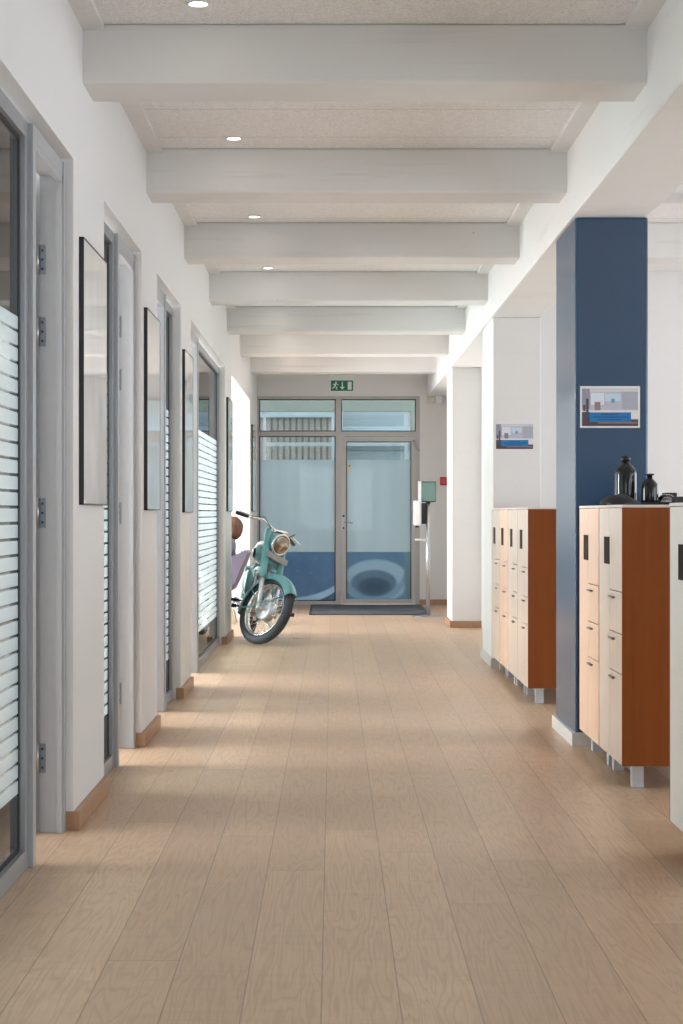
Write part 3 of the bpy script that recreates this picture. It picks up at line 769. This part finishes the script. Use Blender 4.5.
# entrance mat
q = MB().box(-0.69, 0.69, -1.02, 1.02, 0, 0.014, bev=0.004); r = empty('door_mat', (P(366), 21.05, 0)); q.build('pile', M['mat'], r)
q = MB()
for (a, b, c, d) in ((-0.715, -0.69, -1.045, 1.045), (0.69, 0.715, -1.045, 1.045), (-0.715, 0.715, -1.045, -1.02), (-0.715, 0.715, 1.02, 1.045)): q.box(a, b, c, d, 0, 0.011, bev=0.002)
q.build('rubber_border', M['gasket'], r); tag(r, 'charcoal entrance mat in front of the glass door', 'door mat')

# hand sanitiser stand
YS = 19.75; XS = px(428, YS)
r = empty('sanitiser_stand', (XS, YS, 0))
MB().lathe([(0.0, 0), (0.185, 0), (0.185, 0.006), (0.15, 0.012), (0.03, 0.022), (0.0, 0.022)], n=40).build('base', M['steel'], r)
MB().cyl((0, 0, 0.018), (0, 0, 1.31), 0.023, n=20).build('pole', M['steel'], r)
MB().lathe([(0, 1.305), (0.028, 1.305), (0.028, 1.325), (0, 1.33)], n=20).build('pole_cap', M['black'], r)
MB().box(-0.075, -0.022, -0.03, 0.02, pz(524, YS), pz(503, YS), bev=0.004).build('bracket', M['black'], r)
dsp = MB().box(-0.168, -0.088, -0.08, 0.05, pz(525.5, YS), pz(500.5, YS), bev=0.018).build('dispenser', M['white'], r)
MB().box(-0.15, -0.11, -0.055, -0.02, pz(527.5, YS), pz(525.3, YS), bev=0.003).build('nozzle', M['black'], dsp)
q = MB().box(-0.15, -0.085, -0.07, 0.0, pz(540.5, YS), pz(538.7, YS), bev=0.002).box(-0.09, -0.02, -0.02, 0.0, pz(540.5, YS), pz(539.3, YS)); q.build('drip_tray', M['white'], r)
q = MB().box(-0.115, 0.092, -0.012, 0.0, pz(502, YS), pz(481.5, YS), bev=0.003); sg = q.build('sign_holder', M['black'], r)
q = MB().box(-0.076, 0.086, -0.014, -0.012, pz(501, YS), pz(482.5, YS)); q.build('sign_paper', plain('green_grey_sheet', hexc(104, 134, 126), 0.15), sg)
q = MB().box(-0.115, -0.078, -0.016, -0.001, pz(502.3, YS), pz(481.3, YS), bev=0.002); q.build('sign_edge', M['white'], sg)
tag(r, 'steel hand sanitiser stand with white dispenser and green sign beside the entrance mat', 'sanitiser stand')

# ------------------------------------------------------------ motorcycle
TEAL = NT('teal_enamel'); TEAL = TEAL.done(TEAL.bsdf(TEAL.mix(TEAL.noise(TEAL.coord(), 12, 3), hexc(80, 140, 142), hexc(106, 166, 168)), 0.28, 0.0, None, coat=0.4))
RUB = plain('tyre_rubber', hexc(52, 56, 62), 0.62, nscale=60, var=0.15)
ALLOY = plain('dull_alloy', (0.60, 0.62, 0.64, 1), 0.38, 0.85)
ENG = plain('engine_metal', (0.30, 0.31, 0.32, 1), 0.45, 0.8)
BRN = plain('dark_seat_leather', hexc(34, 46, 46), 0.5, bump=0.3)
bike = empty('motorcycle', (-0.755, 16.12, 0), (math.radians(-9.5), 0, math.radians(6-90)))
bike.scale = (1.035, 1.035, 1.035)
tag(bike, 'vintage teal motorcycle leaning on its stand, front wheel turned, beside the wall opening', 'motorcycle')
R_, TW = 0.315, 0.044
RK = math.radians(26); AX = Vector((0.65, 0, R_)); dax = Vector((-math.sin(RK), 0, math.cos(RK))); fwd = Vector((math.cos(RK), 0, math.sin(RK)))
A0 = AX-fwd*0.05
ST = Matrix.Translation(A0) @ Matrix.Rotation(math.radians(38), 4, dax) @ Matrix.Translation(-A0)
def wheel(name, c, T, hub_r, parent):
    W_ = MB(); W_.T = T
    n, mm = 56, 14; v = []; f = []
    for i in range(n):
        a = 2*PI*i/n
        for j in range(mm):
            b_ = 2*PI*j/mm; rr = (R_-TW)+TW*math.cos(b_)*1.0; yy = TW*0.98*math.sin(b_)
            if i % 2 == 0 and math.cos(b_) > 0.75: rr -= 0.003
            v.append((c[0]+rr*math.cos(a), yy, c[2]+rr*math.sin(a)))
    for i in range(n):
        for j in range(mm): f.append((i*mm+j, i*mm+(j+1) % mm, ((i+1) % n)*mm+(j+1) % mm, ((i+1) % n)*mm+j))
    W_._add(v, f, None, True); ty = W_.build(name, RUB, parent)
    q = MB(); q.T = T
    rr = R_-2*TW+0.006
    q.lathe([(rr-0.012, -0.012), (rr, -0.03), (rr+0.010, -0.032), (rr+0.008, 0), (rr+0.010, 0.032), (rr, 0.03), (rr-0.012, 0.012), (rr-0.012, -0.012)], c=(c[0], 0, c[2]), axis='y', n=56)
    q.build('rim', M['chrome'], ty)
    q = MB(); q.T = T
    for k_ in range(18):
        for s in (-1, 1):
            a = 2*PI*(k_+(0.5 if s > 0 else 0))/18; a2 = a+(0.55 if k_ % 2 else -0.55)
            q.cyl((c[0]+hub_r*0.8*math.cos(a2), s*0.035, c[2]+hub_r*0.8*math.sin(a2)), (c[0]+(rr-0.005)*math.cos(a), s*0.006, c[2]+(rr-0.005)*math.sin(a)), 0.0022, n=5)
    q.build('spokes', M['chrome'], ty)
    q = MB(); q.T = T
    q.lathe([(0, -0.055), (0.022, -0.055), (0.024, -0.046), (hub_r*0.55, -0.042), (hub_r*0.92, -0.044), (hub_r, -0.036), (hub_r, 0.036), (hub_r*0.9, 0.042), (0.024, 0.046), (0.022, 0.055), (0, 0.055)], c=(c[0], 0, c[2]), axis='y', n=36)
    q.lathe([(hub_r*0.62, -0.043), (hub_r*0.66, -0.049), (hub_r*0.70, -0.043)], c=(c[0], 0, c[2]), axis='y', n=36, smooth='open')
    q.build('hub', ALLOY, ty)
    q = MB(); q.T = T; q.cyl((c[0], -0.11, c[2]), (c[0], 0.11, c[2]), 0.011, n=12)
    for s in (-1, 1): q.cyl((c[0], s*0.098, c[2]), (c[0], s*0.122, c[2]), 0.018, n=6)
    q.build('axle', M['chrome'], ty)
I4 = Matrix.Identity(4)
wheel('front_wheel', (0.65, 0, R_), ST, 0.095, bike)
wheel('rear_wheel', (-0.65, 0, R_), I4, 0.09, bike)
def fender(name, c, a0, a1, T, hang, parent):
    q = MB(); q.T = T; n, mm = 30, 10; Rf = R_+0.026; v = []; f = []
    for sh, off in ((0, 0.0), (1, -0.004)):
        for i in range(n+1):
            a = math.radians(a0+(a1-a0)*i/n)
            for j in range(mm+1):
                b_ = -1+2*j/mm; yy = 0.066*b_*(1-0.08*b_*b_)
                rr = Rf+off-0.018*b_*b_-hang*abs(b_)**6
                v.append((c[0]+rr*math.cos(a), yy, c[2]+rr*math.sin(a)))
    for s in (0, 1):
        o_ = s*(n+1)*(mm+1)
        for i in range(n):
            for j in range(mm): p_ = o_+i*(mm+1)+j; f.append((p_, p_+1, p_+mm+2, p_+mm+1))
    q._add(v, f, None, True)
    return q.build(name, TEAL, parent)
ff = fender('front_fender', (0.65, 0, R_), 40, 200, ST, 0.045, bike)
fender('rear_fender', (-0.65, 0, R_), 5, 190, I4, 0.05, bike)
q = MB(); q.T = ST
for s in (-1, 1):
    for a in (38, 150, 192):
        a = math.radians(a); q.cyl((0.65, s*0.10, R_), (0.65+(R_-0.01)*math.cos(a), s*0.068, R_+(R_-0.01)*math.sin(a)), 0.006, n=8)
q.build('fender_stay', TEAL, ff)
# fork
fk = MB(); fk.T = ST
for s in (-1, 1):
    p0 = AX+Vector((0, s*0.098, 0)); fk.tube([p0, p0+dax*0.30], [0.02, 0.024], n=16)
    fk.tube([p0-dax*0.03, p0+dax*0.03], 0.026, n=16)
fork = fk.build('fork', ALLOY, bike)
fk = MB(); fk.T = ST
for s in (-1, 1):
    p0 = AX+Vector((0, s*0.098, 0)); fk.tube([p0+dax*0.28, p0+dax*0.30, p0+dax*0.74, p0+dax*0.76], [0.026, 0.031, 0.031, 0.026], n=18)
c1 = A0+dax*0.46; c2 = A0+dax*0.75
for c_ in (c1, c2): fk.tube([c_+Vector((0, -0.10, 0))+fwd*0.03, c_+Vector((0, 0.10, 0))+fwd*0.03], 0.024, n=12)
fk.build('fork_shroud', TEAL, fork)
fk = MB(); fk.T = ST; fk.tube([A0+dax*0.42, A0+dax*0.78], 0.026, n=16); fk.build('steering_stem', ENG, fork)
# headlamp nacelle
hc = A0+dax*0.64+fwd*0.10
def orient(o_, d): return Matrix.Translation(o_) @ d.to_track_quat('Z', 'Y').to_matrix().to_4x4()
hd_dir = Vector((1, 0, -0.06)).normalized()
q = MB(); q.T = ST @ orient(hc, hd_dir)
q.lathe([(0.0, -0.16), (0.045, -0.15), (0.075, -0.11), (0.09, -0.06), (0.094, 0.0), (0.094, 0.02)], n=32)
hl = q.build('headlamp', TEAL, bike)
q = MB(); q.T = ST @ orient(hc, hd_dir)
q.lathe([(0.090, 0.015), (0.099, 0.02), (0.101, 0.032), (0.095, 0.04), (0.086, 0.04), (0.086, 0.02)], n=36); q.build('rim', M['chrome'], hl)
q = MB(); q.T = ST @ orient(hc, hd_dir)
q.lathe([(0.086, 0.036), (0.07, 0.046), (0.04, 0.053), (0.0, 0.056)], n=32)
lens = NT('headlamp_lens'); lens = lens.done(lens.bsdf(lens.mix(lens.mapr(lens.noise(lens.coord(), 9, 2), 0.42, 0.58, 0, 1), (0.22, 0.16, 0.10, 1), (0.85, 0.80, 0.68, 1)), 0.12, 0.85, None, coat=1.0))
q.build('lens', lens, hl)
q = MB(); q.T = ST @ orient(hc, hd_dir); q.box(-0.03, 0.03, -0.03, 0.03, 0.0, 0.001)
q = MB(); q.T = ST   # instrument on the nacelle
pc = A0+dax*0.74+fwd*0.08
q.T = ST @ orient(pc, (dax+fwd*0.2).normalized()); q.lathe([(0.04, -0.02), (0.042, 0.014), (0.036, 0.018), (0.0, 0.018)], n=24); q.build('speedometer', M['black'], hl)
# plate across the fork
q = MB(); q.T = ST @ orient(A0+dax*0.50+fwd*0.10, Vector((1, 0, 0.1)).normalized())
q.box(-0.13, 0.13, -0.028, 0.028, -0.002, 0.004, bev=0.002)
q.build('number_plate', plain('bare_plate', hexc(150, 152, 150), 0.45, 0.4), bike)
# handlebars
hb = A0+dax*0.80+fwd*0.02
def H(a, b, c): return hb+fwd*a*0.9+Vector((0, b, 0))+Vector((a*0.1, 0, 1))*c
q = MB(); q.T = ST
pts = [H(-0.16, -0.36, 0.055), H(-0.12, -0.25, 0.055), H(-0.02, -0.15, 0.045), H(0.0, -0.07, 0.015), H(0, 0, 0), H(0.0, 0.07, 0.015), H(-0.02, 0.15, 0.045), H(-0.12, 0.25, 0.055), H(-0.16, 0.36, 0.055)]
q.tube(pts, 0.0115, n=12); q.tube([A0+dax*0.75, hb], 0.02, n=12)
hbar = q.build('handlebar', M['chrome'], bike)
for s in (-1, 1):
    q = MB(); q.T = ST; q.tube([H(-0.125, s*0.26, 0.055), H(-0.165, s*0.375, 0.055)], [0.017, 0.018], n=14)
    q.build('handle_grip', M['black'], hbar)
for s in (-1, 1):
    q = MB(); q.T = ST
    q.tube([H(-0.11, s*0.235, 0.055), H(-0.05, s*0.25, 0.045), H(-0.07, s*0.36, 0.04), H(-0.08, s*0.395, 0.04)], [0.008, 0.006, 0.005, 0.007], n=8)
    q.build('lever', M['chrome'], hbar)
q = MB(); q.T = ST
for s in (-1, 1):
    q.tube([H(-0.06, s*0.25, 0.045), H(0.06, s*0.20, 0.03), H(0.10, s*0.12, -0.04), H(0.06, s*0.06, -0.14), H(0.0, s*0.05, -0.25)], 0.004, n=6)
q.build('cables', M['black'], hbar)
# frame
q = MB(); hs = A0+dax*0.62; hs2 = A0+dax*0.48
q.tube([hs2-dax*0.02, hs+dax*0.04], 0.034, n=16)
q.tube([hs, (0.05, 0, 0.76), (-0.30, 0, 0.70), (-0.46, 0, 0.62)], 0.019, n=12)
q.tube([hs2, (0.30, 0, 0.30), (0.22, 0, 0.20), (-0.20, 0, 0.18)], 0.019, n=12)
for s in (-1, 1):
    q.tube([(-0.46, s*0.05, 0.62), (-0.24, s*0.07, 0.36), (-0.20, s*0.08, 0.19), (-0.65, s*0.09, 0.315)], 0.013, n=10)
    q.tube([(-0.30, s*0.06, 0.68), (-0.66, s*0.10, 0.60), (-0.85, s*0.10, 0.60)], 0.012, n=10)
q.build('frame', TEAL, bike)
# fuel tank
def blob(mat, name, cx, cz, lx, ly, lz, parent, ex=2.6, taper=0.25):
    b = bmesh.new(); bmesh.ops.create_uvsphere(b, u_segments=32, v_segments=18, radius=1.0)
    for v in b.verts:
        x, y, z = v.co; sg = lambda t, e: math.copysign(abs(t)**(2/e), t)
        x, y, z = sg(x, ex), sg(y, ex), sg(z, ex)
        k_ = 1-taper*max(0, -x)
        v.co = Vector((cx+x*lx, y*ly*k_, cz+z*lz*(1-0.5*taper*max(0, -x))))
    b.verts.index_update(); q = MB(); q._add([v.co.copy() for v in b.verts], [[v.index for v in f.verts] for f in b.faces], None, True); b.free()
    return q.build(name, mat, parent)
tk = blob(TEAL, 'fuel_tank', 0.10, 0.80, 0.28, 0.135, 0.115, bike)
q = MB().lathe([(0.03, 0.905), (0.034, 0.915), (0.034, 0.93), (0.0, 0.935)], c=(0.14, 0, 0), n=20); q.build('fuel_cap', M['chrome'], tk)
q = MB()
for s in (-1, 1): q.lathe([(0.0, s*0.142), (0.04, s*0.139), (0.05, s*0.13)], c=(0.2, 0, 0.79), axis='y', n=20)
q.build('knee_pads', M['black'], tk)
st = blob(BRN, 'seat', -0.38, 0.80, 0.27, 0.12, 0.05, bike, 2.4, 0.1)
q = MB()
for s in (-1, 1):
    for x in (-0.56, -0.22): q.tube([(x+0.02*math.cos(t*0.9), s*0.06+0.02*math.sin(t*0.9), 0.70+0.0035*t) for t in range(16)], 0.003, n=5)
q.build('seat_springs', M['chrome'], st)
# engine
q = MB()
q.lathe([(0, -0.10), (0.10, -0.10), (0.125, -0.07), (0.125, 0.07), (0.10, 0.10), (0, 0.10)], c=(0.05, 0, 0.33), axis='y', n=28)
q.lathe([(0, -0.09), (0.08, -0.09), (0.095, -0.06), (0.095, 0.06), (0.08, 0.09), (0, 0.09)], c=(-0.12, 0, 0.34), axis='y', n=28)
q.box(-0.12, 0.05, -0.07, 0.07, 0.22, 0.44, bev=0.02)
en = q.build('engine', ALLOY, bike)
q = MB(); ca = Vector((0.10, 0, 0.44)); cdx = Vector((0.18, 0, 1)).normalized()
for i in range(9):
    c_ = ca+cdx*(0.015+0.02*i); q.T = orient(c_, cdx); q.lathe([(0, -0.004), (0.085, -0.004), (0.088, 0), (0.085, 0.004), (0, 0.004)], n=24)
q.T = orient(ca, cdx); q.lathe([(0.06, -0.03), (0.06, 0.19), (0.045, 0.20), (0, 0.205)], n=24)
q.build('cylinder_fins', ENG, en)
q = MB(); q.tube([(0.17, -0.03, 0.55), (0.25, -0.08, 0.50), (0.27, -0.13, 0.34), (0.12, -0.15, 0.24), (-0.3, -0.15, 0.23), (-0.55, -0.16, 0.25), (-0.92, -0.16, 0.29)], [0.02, 0.021, 0.021, 0.021, 0.024, 0.04, 0.036], n=14)
q.build('exhaust_pipe', M['chrome'], bike)
for s in (-1, 1):
    tb = blob(TEAL, 'tool_box', -0.33, 0.50, 0.14, 0.035, 0.12, bike, 3.0, 0.0); tb.location = (0, s*0.115, 0)
    q = MB(); q.cyl((-0.02, s*0.10, 0.28), (-0.02, s*0.21, 0.28), 0.009, n=10); q.cyl((-0.02, s*0.20, 0.28), (-0.02, 0.34 if s > 0 else -0.245, 0.28), 0.019, M['black'], n=14)
    q.mats = [M['steel'], M['black']] if False else q.mats
    q.build('foot_peg', M['black'], bike)
    q = MB(); q.tube([(0.02, s*0.12, 0.34), (0.10, s*0.16, 0.34), (0.12, s*0.22, 0.34)], 0.007, n=8); q.cyl((0.12, s*0.20, 0.34), (0.12, s*0.265, 0.34), 0.014, n=10)
    q.build('pedal' if s < 0 else 'gear_lever', M['black'], bike)
q = MB()
for s in (-1, 1):
    q.tube([(-0.62, s*0.125, 0.34), (-0.56, s*0.125, 0.46)], 0.018, n=12); q.tube([(-0.57, s*0.125, 0.44), (-0.50, s*0.125, 0.64)], 0.027, n=14)
q.build('rear_shocks', TEAL, bike)
q = MB().lathe([(0, 0), (0.03, 0.0), (0.034, 0.02), (0.034, 0.05), (0, 0.05)], c=(-1.02, 0, 0.50), axis='x', n=18); q.build('tail_lamp', M['red'], bike)
# side stand reaches the floor on the left side (undo the lean for its foot)
la = math.radians(-9.5); Ri = Matrix.Rotation(-la, 4, 'X')
foot = Ri @ Vector((-0.06, 0.24, 0.008)); 
q = MB(); q.tube([(-0.10, 0.09, 0.20), tuple(foot)], 0.010, n=10); q.T = Ri @ Matrix.Translation((-0.06, 0.25, 0)); q.box(-0.02, 0.025, -0.02, 0.03, 0.0, 0.006)
q.build('side_stand', ALLOY, bike)
# small disc under the stand
q = MB().lathe([(0, 0), (0.055, 0), (0.052, 0.008), (0.03, 0.014), (0, 0.015)], n=24); o = q.build('stand_pad', plain('beige_pad', hexc(214, 196, 168), 0.6)); o.location = (px(298, 16.2), 16.25, 0.0)
tag(o, 'small beige disc on the floor beside the motorcycle stand', 'pad')

# ------------------------------------------------------------ seated person and lounge chair in the opening
CX, CY = -1.245, 18.55
ch = empty('lounge_chair', (CX, CY, 0)); tag(ch, 'lilac grey lounge chair in the wall opening with a person in it', 'chair')
LIL = plain('lilac_grey_fabric', hexc(118, 113, 134), 0.85, nscale=200, var=0.15, bump=0.2)
# shell: seat and backrest in one curved sheet (profile in xz, front at -X)
prof = [(-0.32, 0.40), (-0.10, 0.37), (0.08, 0.36), (0.16, 0.41), (0.21, 0.52), (0.27, 0.66), (0.31, 0.78)]
q = MB(); n = len(prof); v = []; f = []
for side, off in ((0, 0.0), (1, 0.045)):
    for i, (a, b) in enumerate(prof):
        d = Vector((prof[min(i+1, n-1)][0]-prof[max(i-1, 0)][0], prof[min(i+1, n-1)][1]-prof[max(i-1, 0)][1])).normalized()
        nx, nz = d.y, -d.x
        for j in range(9):
            yy = -0.30+0.6*j/8; e_ = abs(j-4)/4
            lift = 0.05*e_**3
            v.append((a+nx*off-nx*lift*1.0, yy, b+nz*off-nz*lift))
m_ = n*9
for i in range(n-1):
    for j in range(8):
        p_ = i*9+j; f.append((p_, p_+1, p_+10, p_+9)); f.append((m_+p_, m_+p_+9, m_+p_+10, m_+p_+1))
for j in range(8): f.append((j, m_+j, m_+j+1, j+1)); p_ = (n-1)*9+j; f.append((p_, p_+1, m_+p_+1, m_+p_))
for i in range(n-1): p_ = i*9; f.append((p_, p_+9, m_+p_+9, m_+p_)); p_ += 8; f.append((p_, m_+p_, m_+p_+9, p_+9))
q._add(v, f, None, True); sh = q.build('shell', LIL, ch)
for s in (-1, 1):
    MB().prism([(-0.28, 0.42), (0.0, 0.37), (0.12, 0.36), (0.20, 0.46), (0.335, 0.785), (0.30, 0.79), (0.02, 0.68), (-0.22, 0.56)], s*0.315-0.018, s*0.315+0.018, 'xz').build('armrest', LIL, ch)
for (x, y) in ((-0.22, -0.2), (-0.22, 0.2), (0.16, -0.2), (0.16, 0.2)):
    MB().tube([(x*0.7, y*0.8, 0.35), (x*1.15, y*1.15, 0.0)], [0.016, 0.012], n=12).build('leg', M['cream'], ch)

def skinned(name, pts, edges, mat, parent, sub=2):
    me = bpy.data.meshes.new(name); me.from_pydata([p[0] for p in pts], edges, []); o = bpy.data.objects.new(name, me); COL.objects.link(o)
    s = o.modifiers.new('skin', 'SKIN'); s.use_smooth_shade = True
    for i, p in enumerate(pts):
        r_ = p[1]; me.skin_vertices[0].data[i].radius = (r_, r_) if not isinstance(r_, tuple) else r_
    me.skin_vertices[0].data[0].use_root = True
    ss = o.modifiers.new('sub', 'SUBSURF'); ss.levels = sub; ss.render_levels = sub
    me.materials.append(mat); o.parent = parent
    return o
SKIN = plain('skin', hexc(205, 160, 135), 0.5)
GREY = plain('grey_knit', hexc(120, 124, 132), 0.85, nscale=160, var=0.15, bump=0.2)
TRO = plain('dark_trousers', hexc(52, 56, 68), 0.8, nscale=120)
HAIR = NT('brown_hair'); HAIR = HAIR.done(HAIR.bsdf(HAIR.mix(HAIR.noise(HAIR.scale(HAIR.coord(), (60, 60, 12)), 1, 4, 0.7), hexc(62, 40, 30), hexc(122, 84, 62)), 0.5, 0, HAIR.bump(HAIR.noise(HAIR.scale(HAIR.coord(), (60, 60, 12)), 1, 4, 0.7), 0.6, 0.01)))
pr = empty('person', (CX-0.025, CY, 0)); tag(pr, 'seated person with brown hair and grey top, seen from behind in the opening', 'person')
# facing -X: pelvis over the seat, torso leaning back on the shell
body = [((0.02, 0, 0.50), 0.12), ((0.06, 0, 0.62), 0.115), ((0.10, 0, 0.76), (0.15, 0.11)), ((0.13, 0, 0.85), (0.14, 0.09)), ((0.145, 0, 0.93), 0.05), ((0.15, 0, 0.97), 0.052),
        ((-0.04, -0.09, 0.47), 0.085), ((-0.42, -0.10, 0.48), 0.06), ((-0.46, -0.10, 0.12), 0.042), ((-0.52, -0.10, 0.05), 0.035), ((-0.66, -0.10, 0.035), 0.03),
        ((-0.04, 0.09, 0.47), 0.085), ((-0.42, 0.10, 0.48), 0.06), ((-0.46, 0.10, 0.12), 0.042), ((-0.52, 0.10, 0.05), 0.035), ((-0.66, 0.10, 0.035), 0.03),
        ((0.125, -0.19, 0.82), 0.055), ((0.02, -0.24, 0.60), 0.042), ((-0.20, -0.16, 0.55), 0.028),
        ((0.125, 0.19, 0.82), 0.055), ((0.02, 0.24, 0.60), 0.042), ((-0.20, 0.16, 0.55), 0.028)]
ed = [(0, 1), (1, 2), (2, 3), (3, 4), (4, 5), (0, 6), (6, 7), (7, 8), (8, 9), (9, 10), (0, 11), (11, 12), (12, 13), (13, 14), (14, 15), (3, 16), (16, 17), (17, 18), (3, 19), (19, 20), (20, 21)]
bo = skinned('body', body, ed, SKIN, pr)
up = [((0.03, 0, 0.52), 0.135), ((0.06, 0, 0.62), 0.13), ((0.11, 0, 0.76), (0.17, 0.13)), ((0.14, 0, 0.85), (0.165, 0.12)), ((0.155, 0, 0.955), 0.075),
      ((0.125, -0.19, 0.82), 0.068), ((0.02, -0.24, 0.60), 0.054), ((-0.15, -0.18, 0.56), 0.04), ((0.125, 0.19, 0.82), 0.068), ((0.02, 0.24, 0.60), 0.054), ((-0.15, 0.18, 0.56), 0.04)]
skinned('jumper', up, [(0, 1), (1, 2), (2, 3), (3, 4), (3, 5), (5, 6), (6, 7), (3, 8), (8, 9), (9, 10)], GREY, pr)
lo_ = [((0.02, 0, 0.50), 0.135), ((-0.04, -0.09, 0.475), 0.095), ((-0.42, -0.10, 0.48), 0.072), ((-0.46, -0.10, 0.13), 0.056), ((-0.04, 0.09, 0.475), 0.095), ((-0.42, 0.10, 0.48), 0.072), ((-0.46, 0.10, 0.13), 0.056)]
skinned('trousers', lo_, [(0, 1), (1, 2), (2, 3), (0, 4), (4, 5), (5, 6)], TRO, pr)
for s in (-1, 1):
    sh_ = [((-0.47, s*0.10, 0.055), 0.045), ((-0.56, s*0.10, 0.045), 0.045), ((-0.67, s*0.10, 0.036), 0.038), ((-0.70, s*0.10, 0.034), 0.03)]
    skinned('shoe', sh_, [(0, 1), (1, 2), (2, 3)], M['black'], pr)
    # hand: palm with four fingers and a thumb, resting on the thigh
    w0 = Vector((-0.20, s*0.16, 0.553)); pts = [(tuple(w0), 0.024), (tuple(w0+Vector((-0.05, -s*0.005, 0.0))), (0.034, 0.016)), (tuple(w0+Vector((-0.085, -s*0.008, -0.003))), (0.036, 0.014))]
    es_ = [(0, 1), (1, 2)]
    for k_, (dy, ln) in enumerate(((-0.03, 0.066), (-0.010, 0.076), (0.010, 0.072), (0.030, 0.056))):
        b0 = len(pts); base = w0+Vector((-0.09, dy-s*0.008, -0.003))
        pts += [(tuple(base), 0.0095), (tuple(base+Vector((-ln*0.55, dy*0.1, 0.002))), 0.0085), (tuple(base+Vector((-ln*0.98, dy*0.15, -0.012))), 0.007)]
        es_ += [(2, b0), (b0, b0+1), (b0+1, b0+2)]
    b0 = len(pts); pts += [(tuple(w0+Vector((-0.05, -s*0.042, -0.002))), 0.011), (tuple(w0+Vector((-0.085, -s*0.062, -0.008))), 0.009)]
    es_ += [(1, b0), (b0, b0+1)]
    skinned('hand', pts, es_, SKIN, pr, 1)
# head (faces -X)
b = bmesh.new(); bmesh.ops.create_uvsphere(b, u_segments=36, v_segments=24, radius=1.0)
for v in b.verts:
    x, y, z = v.co
    X_, Y_, Z_ = x*0.098, y*0.076, z*0.118
    if z < -0.1: Y_ *= 1-0.30*(-z-0.1); X_ = X_*(1-0.12*(-z)) - 0.008*(-z)
    if x < 0:
        if abs(y) < 0.22 and -0.35 < z < 0.12: X_ -= 0.022*(1-abs(y)/0.22)*(1-abs(z+0.2)/0.32 if abs(z+0.2) < 0.32 else 0)
        if 0.0 < z < 0.28 and 0.2 < abs(y) < 0.6: X_ += 0.006
        if -0.62 < z < -0.45 and abs(y) < 0.35: X_ -= 0.005
    v.co = Vector((X_, Y_, Z_))
b.verts.index_update(); q = MB(); q.T = Matrix.Translation((0.175, 0, 1.04)); q._add([v.co.copy() for v in b.verts], [[v.index for v in f.verts] for f in b.faces], None, True); b.free()
for s in (-1, 1): q.lathe([(0, -0.006), (0.022, -0.008), (0.03, 0.0), (0.022, 0.008), (0, 0.006)], c=(0.0, s*0.078, -0.005), axis='y', n=14)
hdm = q.build('head', SKIN, pr)
q = MB(); q.T = Matrix.Translation((0.175, 0, 1.04))
for s in (-1, 1): q.lathe([(0, -0.006), (0.010, 0.0), (0, 0.006)], c=(-0.088, s*0.03, 0.012), axis='x', n=12)
q.build('eyes', M['black'], hdm)
q = MB(); q.T = Matrix.Translation((0.175, 0, 1.04)); q.box(-0.094, -0.088, -0.022, 0.022, -0.066, -0.060, bev=0.002); q.build('lips', plain('lips', hexc(170, 95, 90), 0.5), hdm)
b = bmesh.new(); bmesh.ops.create_uvsphere(b, u_segments=40, v_segments=28, radius=1.0)
for v in list(b.verts):
    x, y, z = v.co; d = 1.0+0.03*math.sin(7*y+5*z)+0.02*math.sin(13*x+11*z)
    v.co = Vector((0.012+x*0.108*d, y*0.100*d, -0.002+z*0.130*d))
    if x < -0.45 and z < 0.55: v.co.x = max(v.co.x, -0.05); 
    if x < -0.3 and z < 0.5: v.co.y *= 0.9; v.co.x = max(v.co.x, -0.035)
b.verts.index_update(); q = MB(); q.T = Matrix.Translation((0.175, 0, 1.04)); q._add([v.co.copy() for v in b.verts], [[v.index for v in f.verts] for f in b.faces], None, True); b.free()
q.build('hair', HAIR, pr)
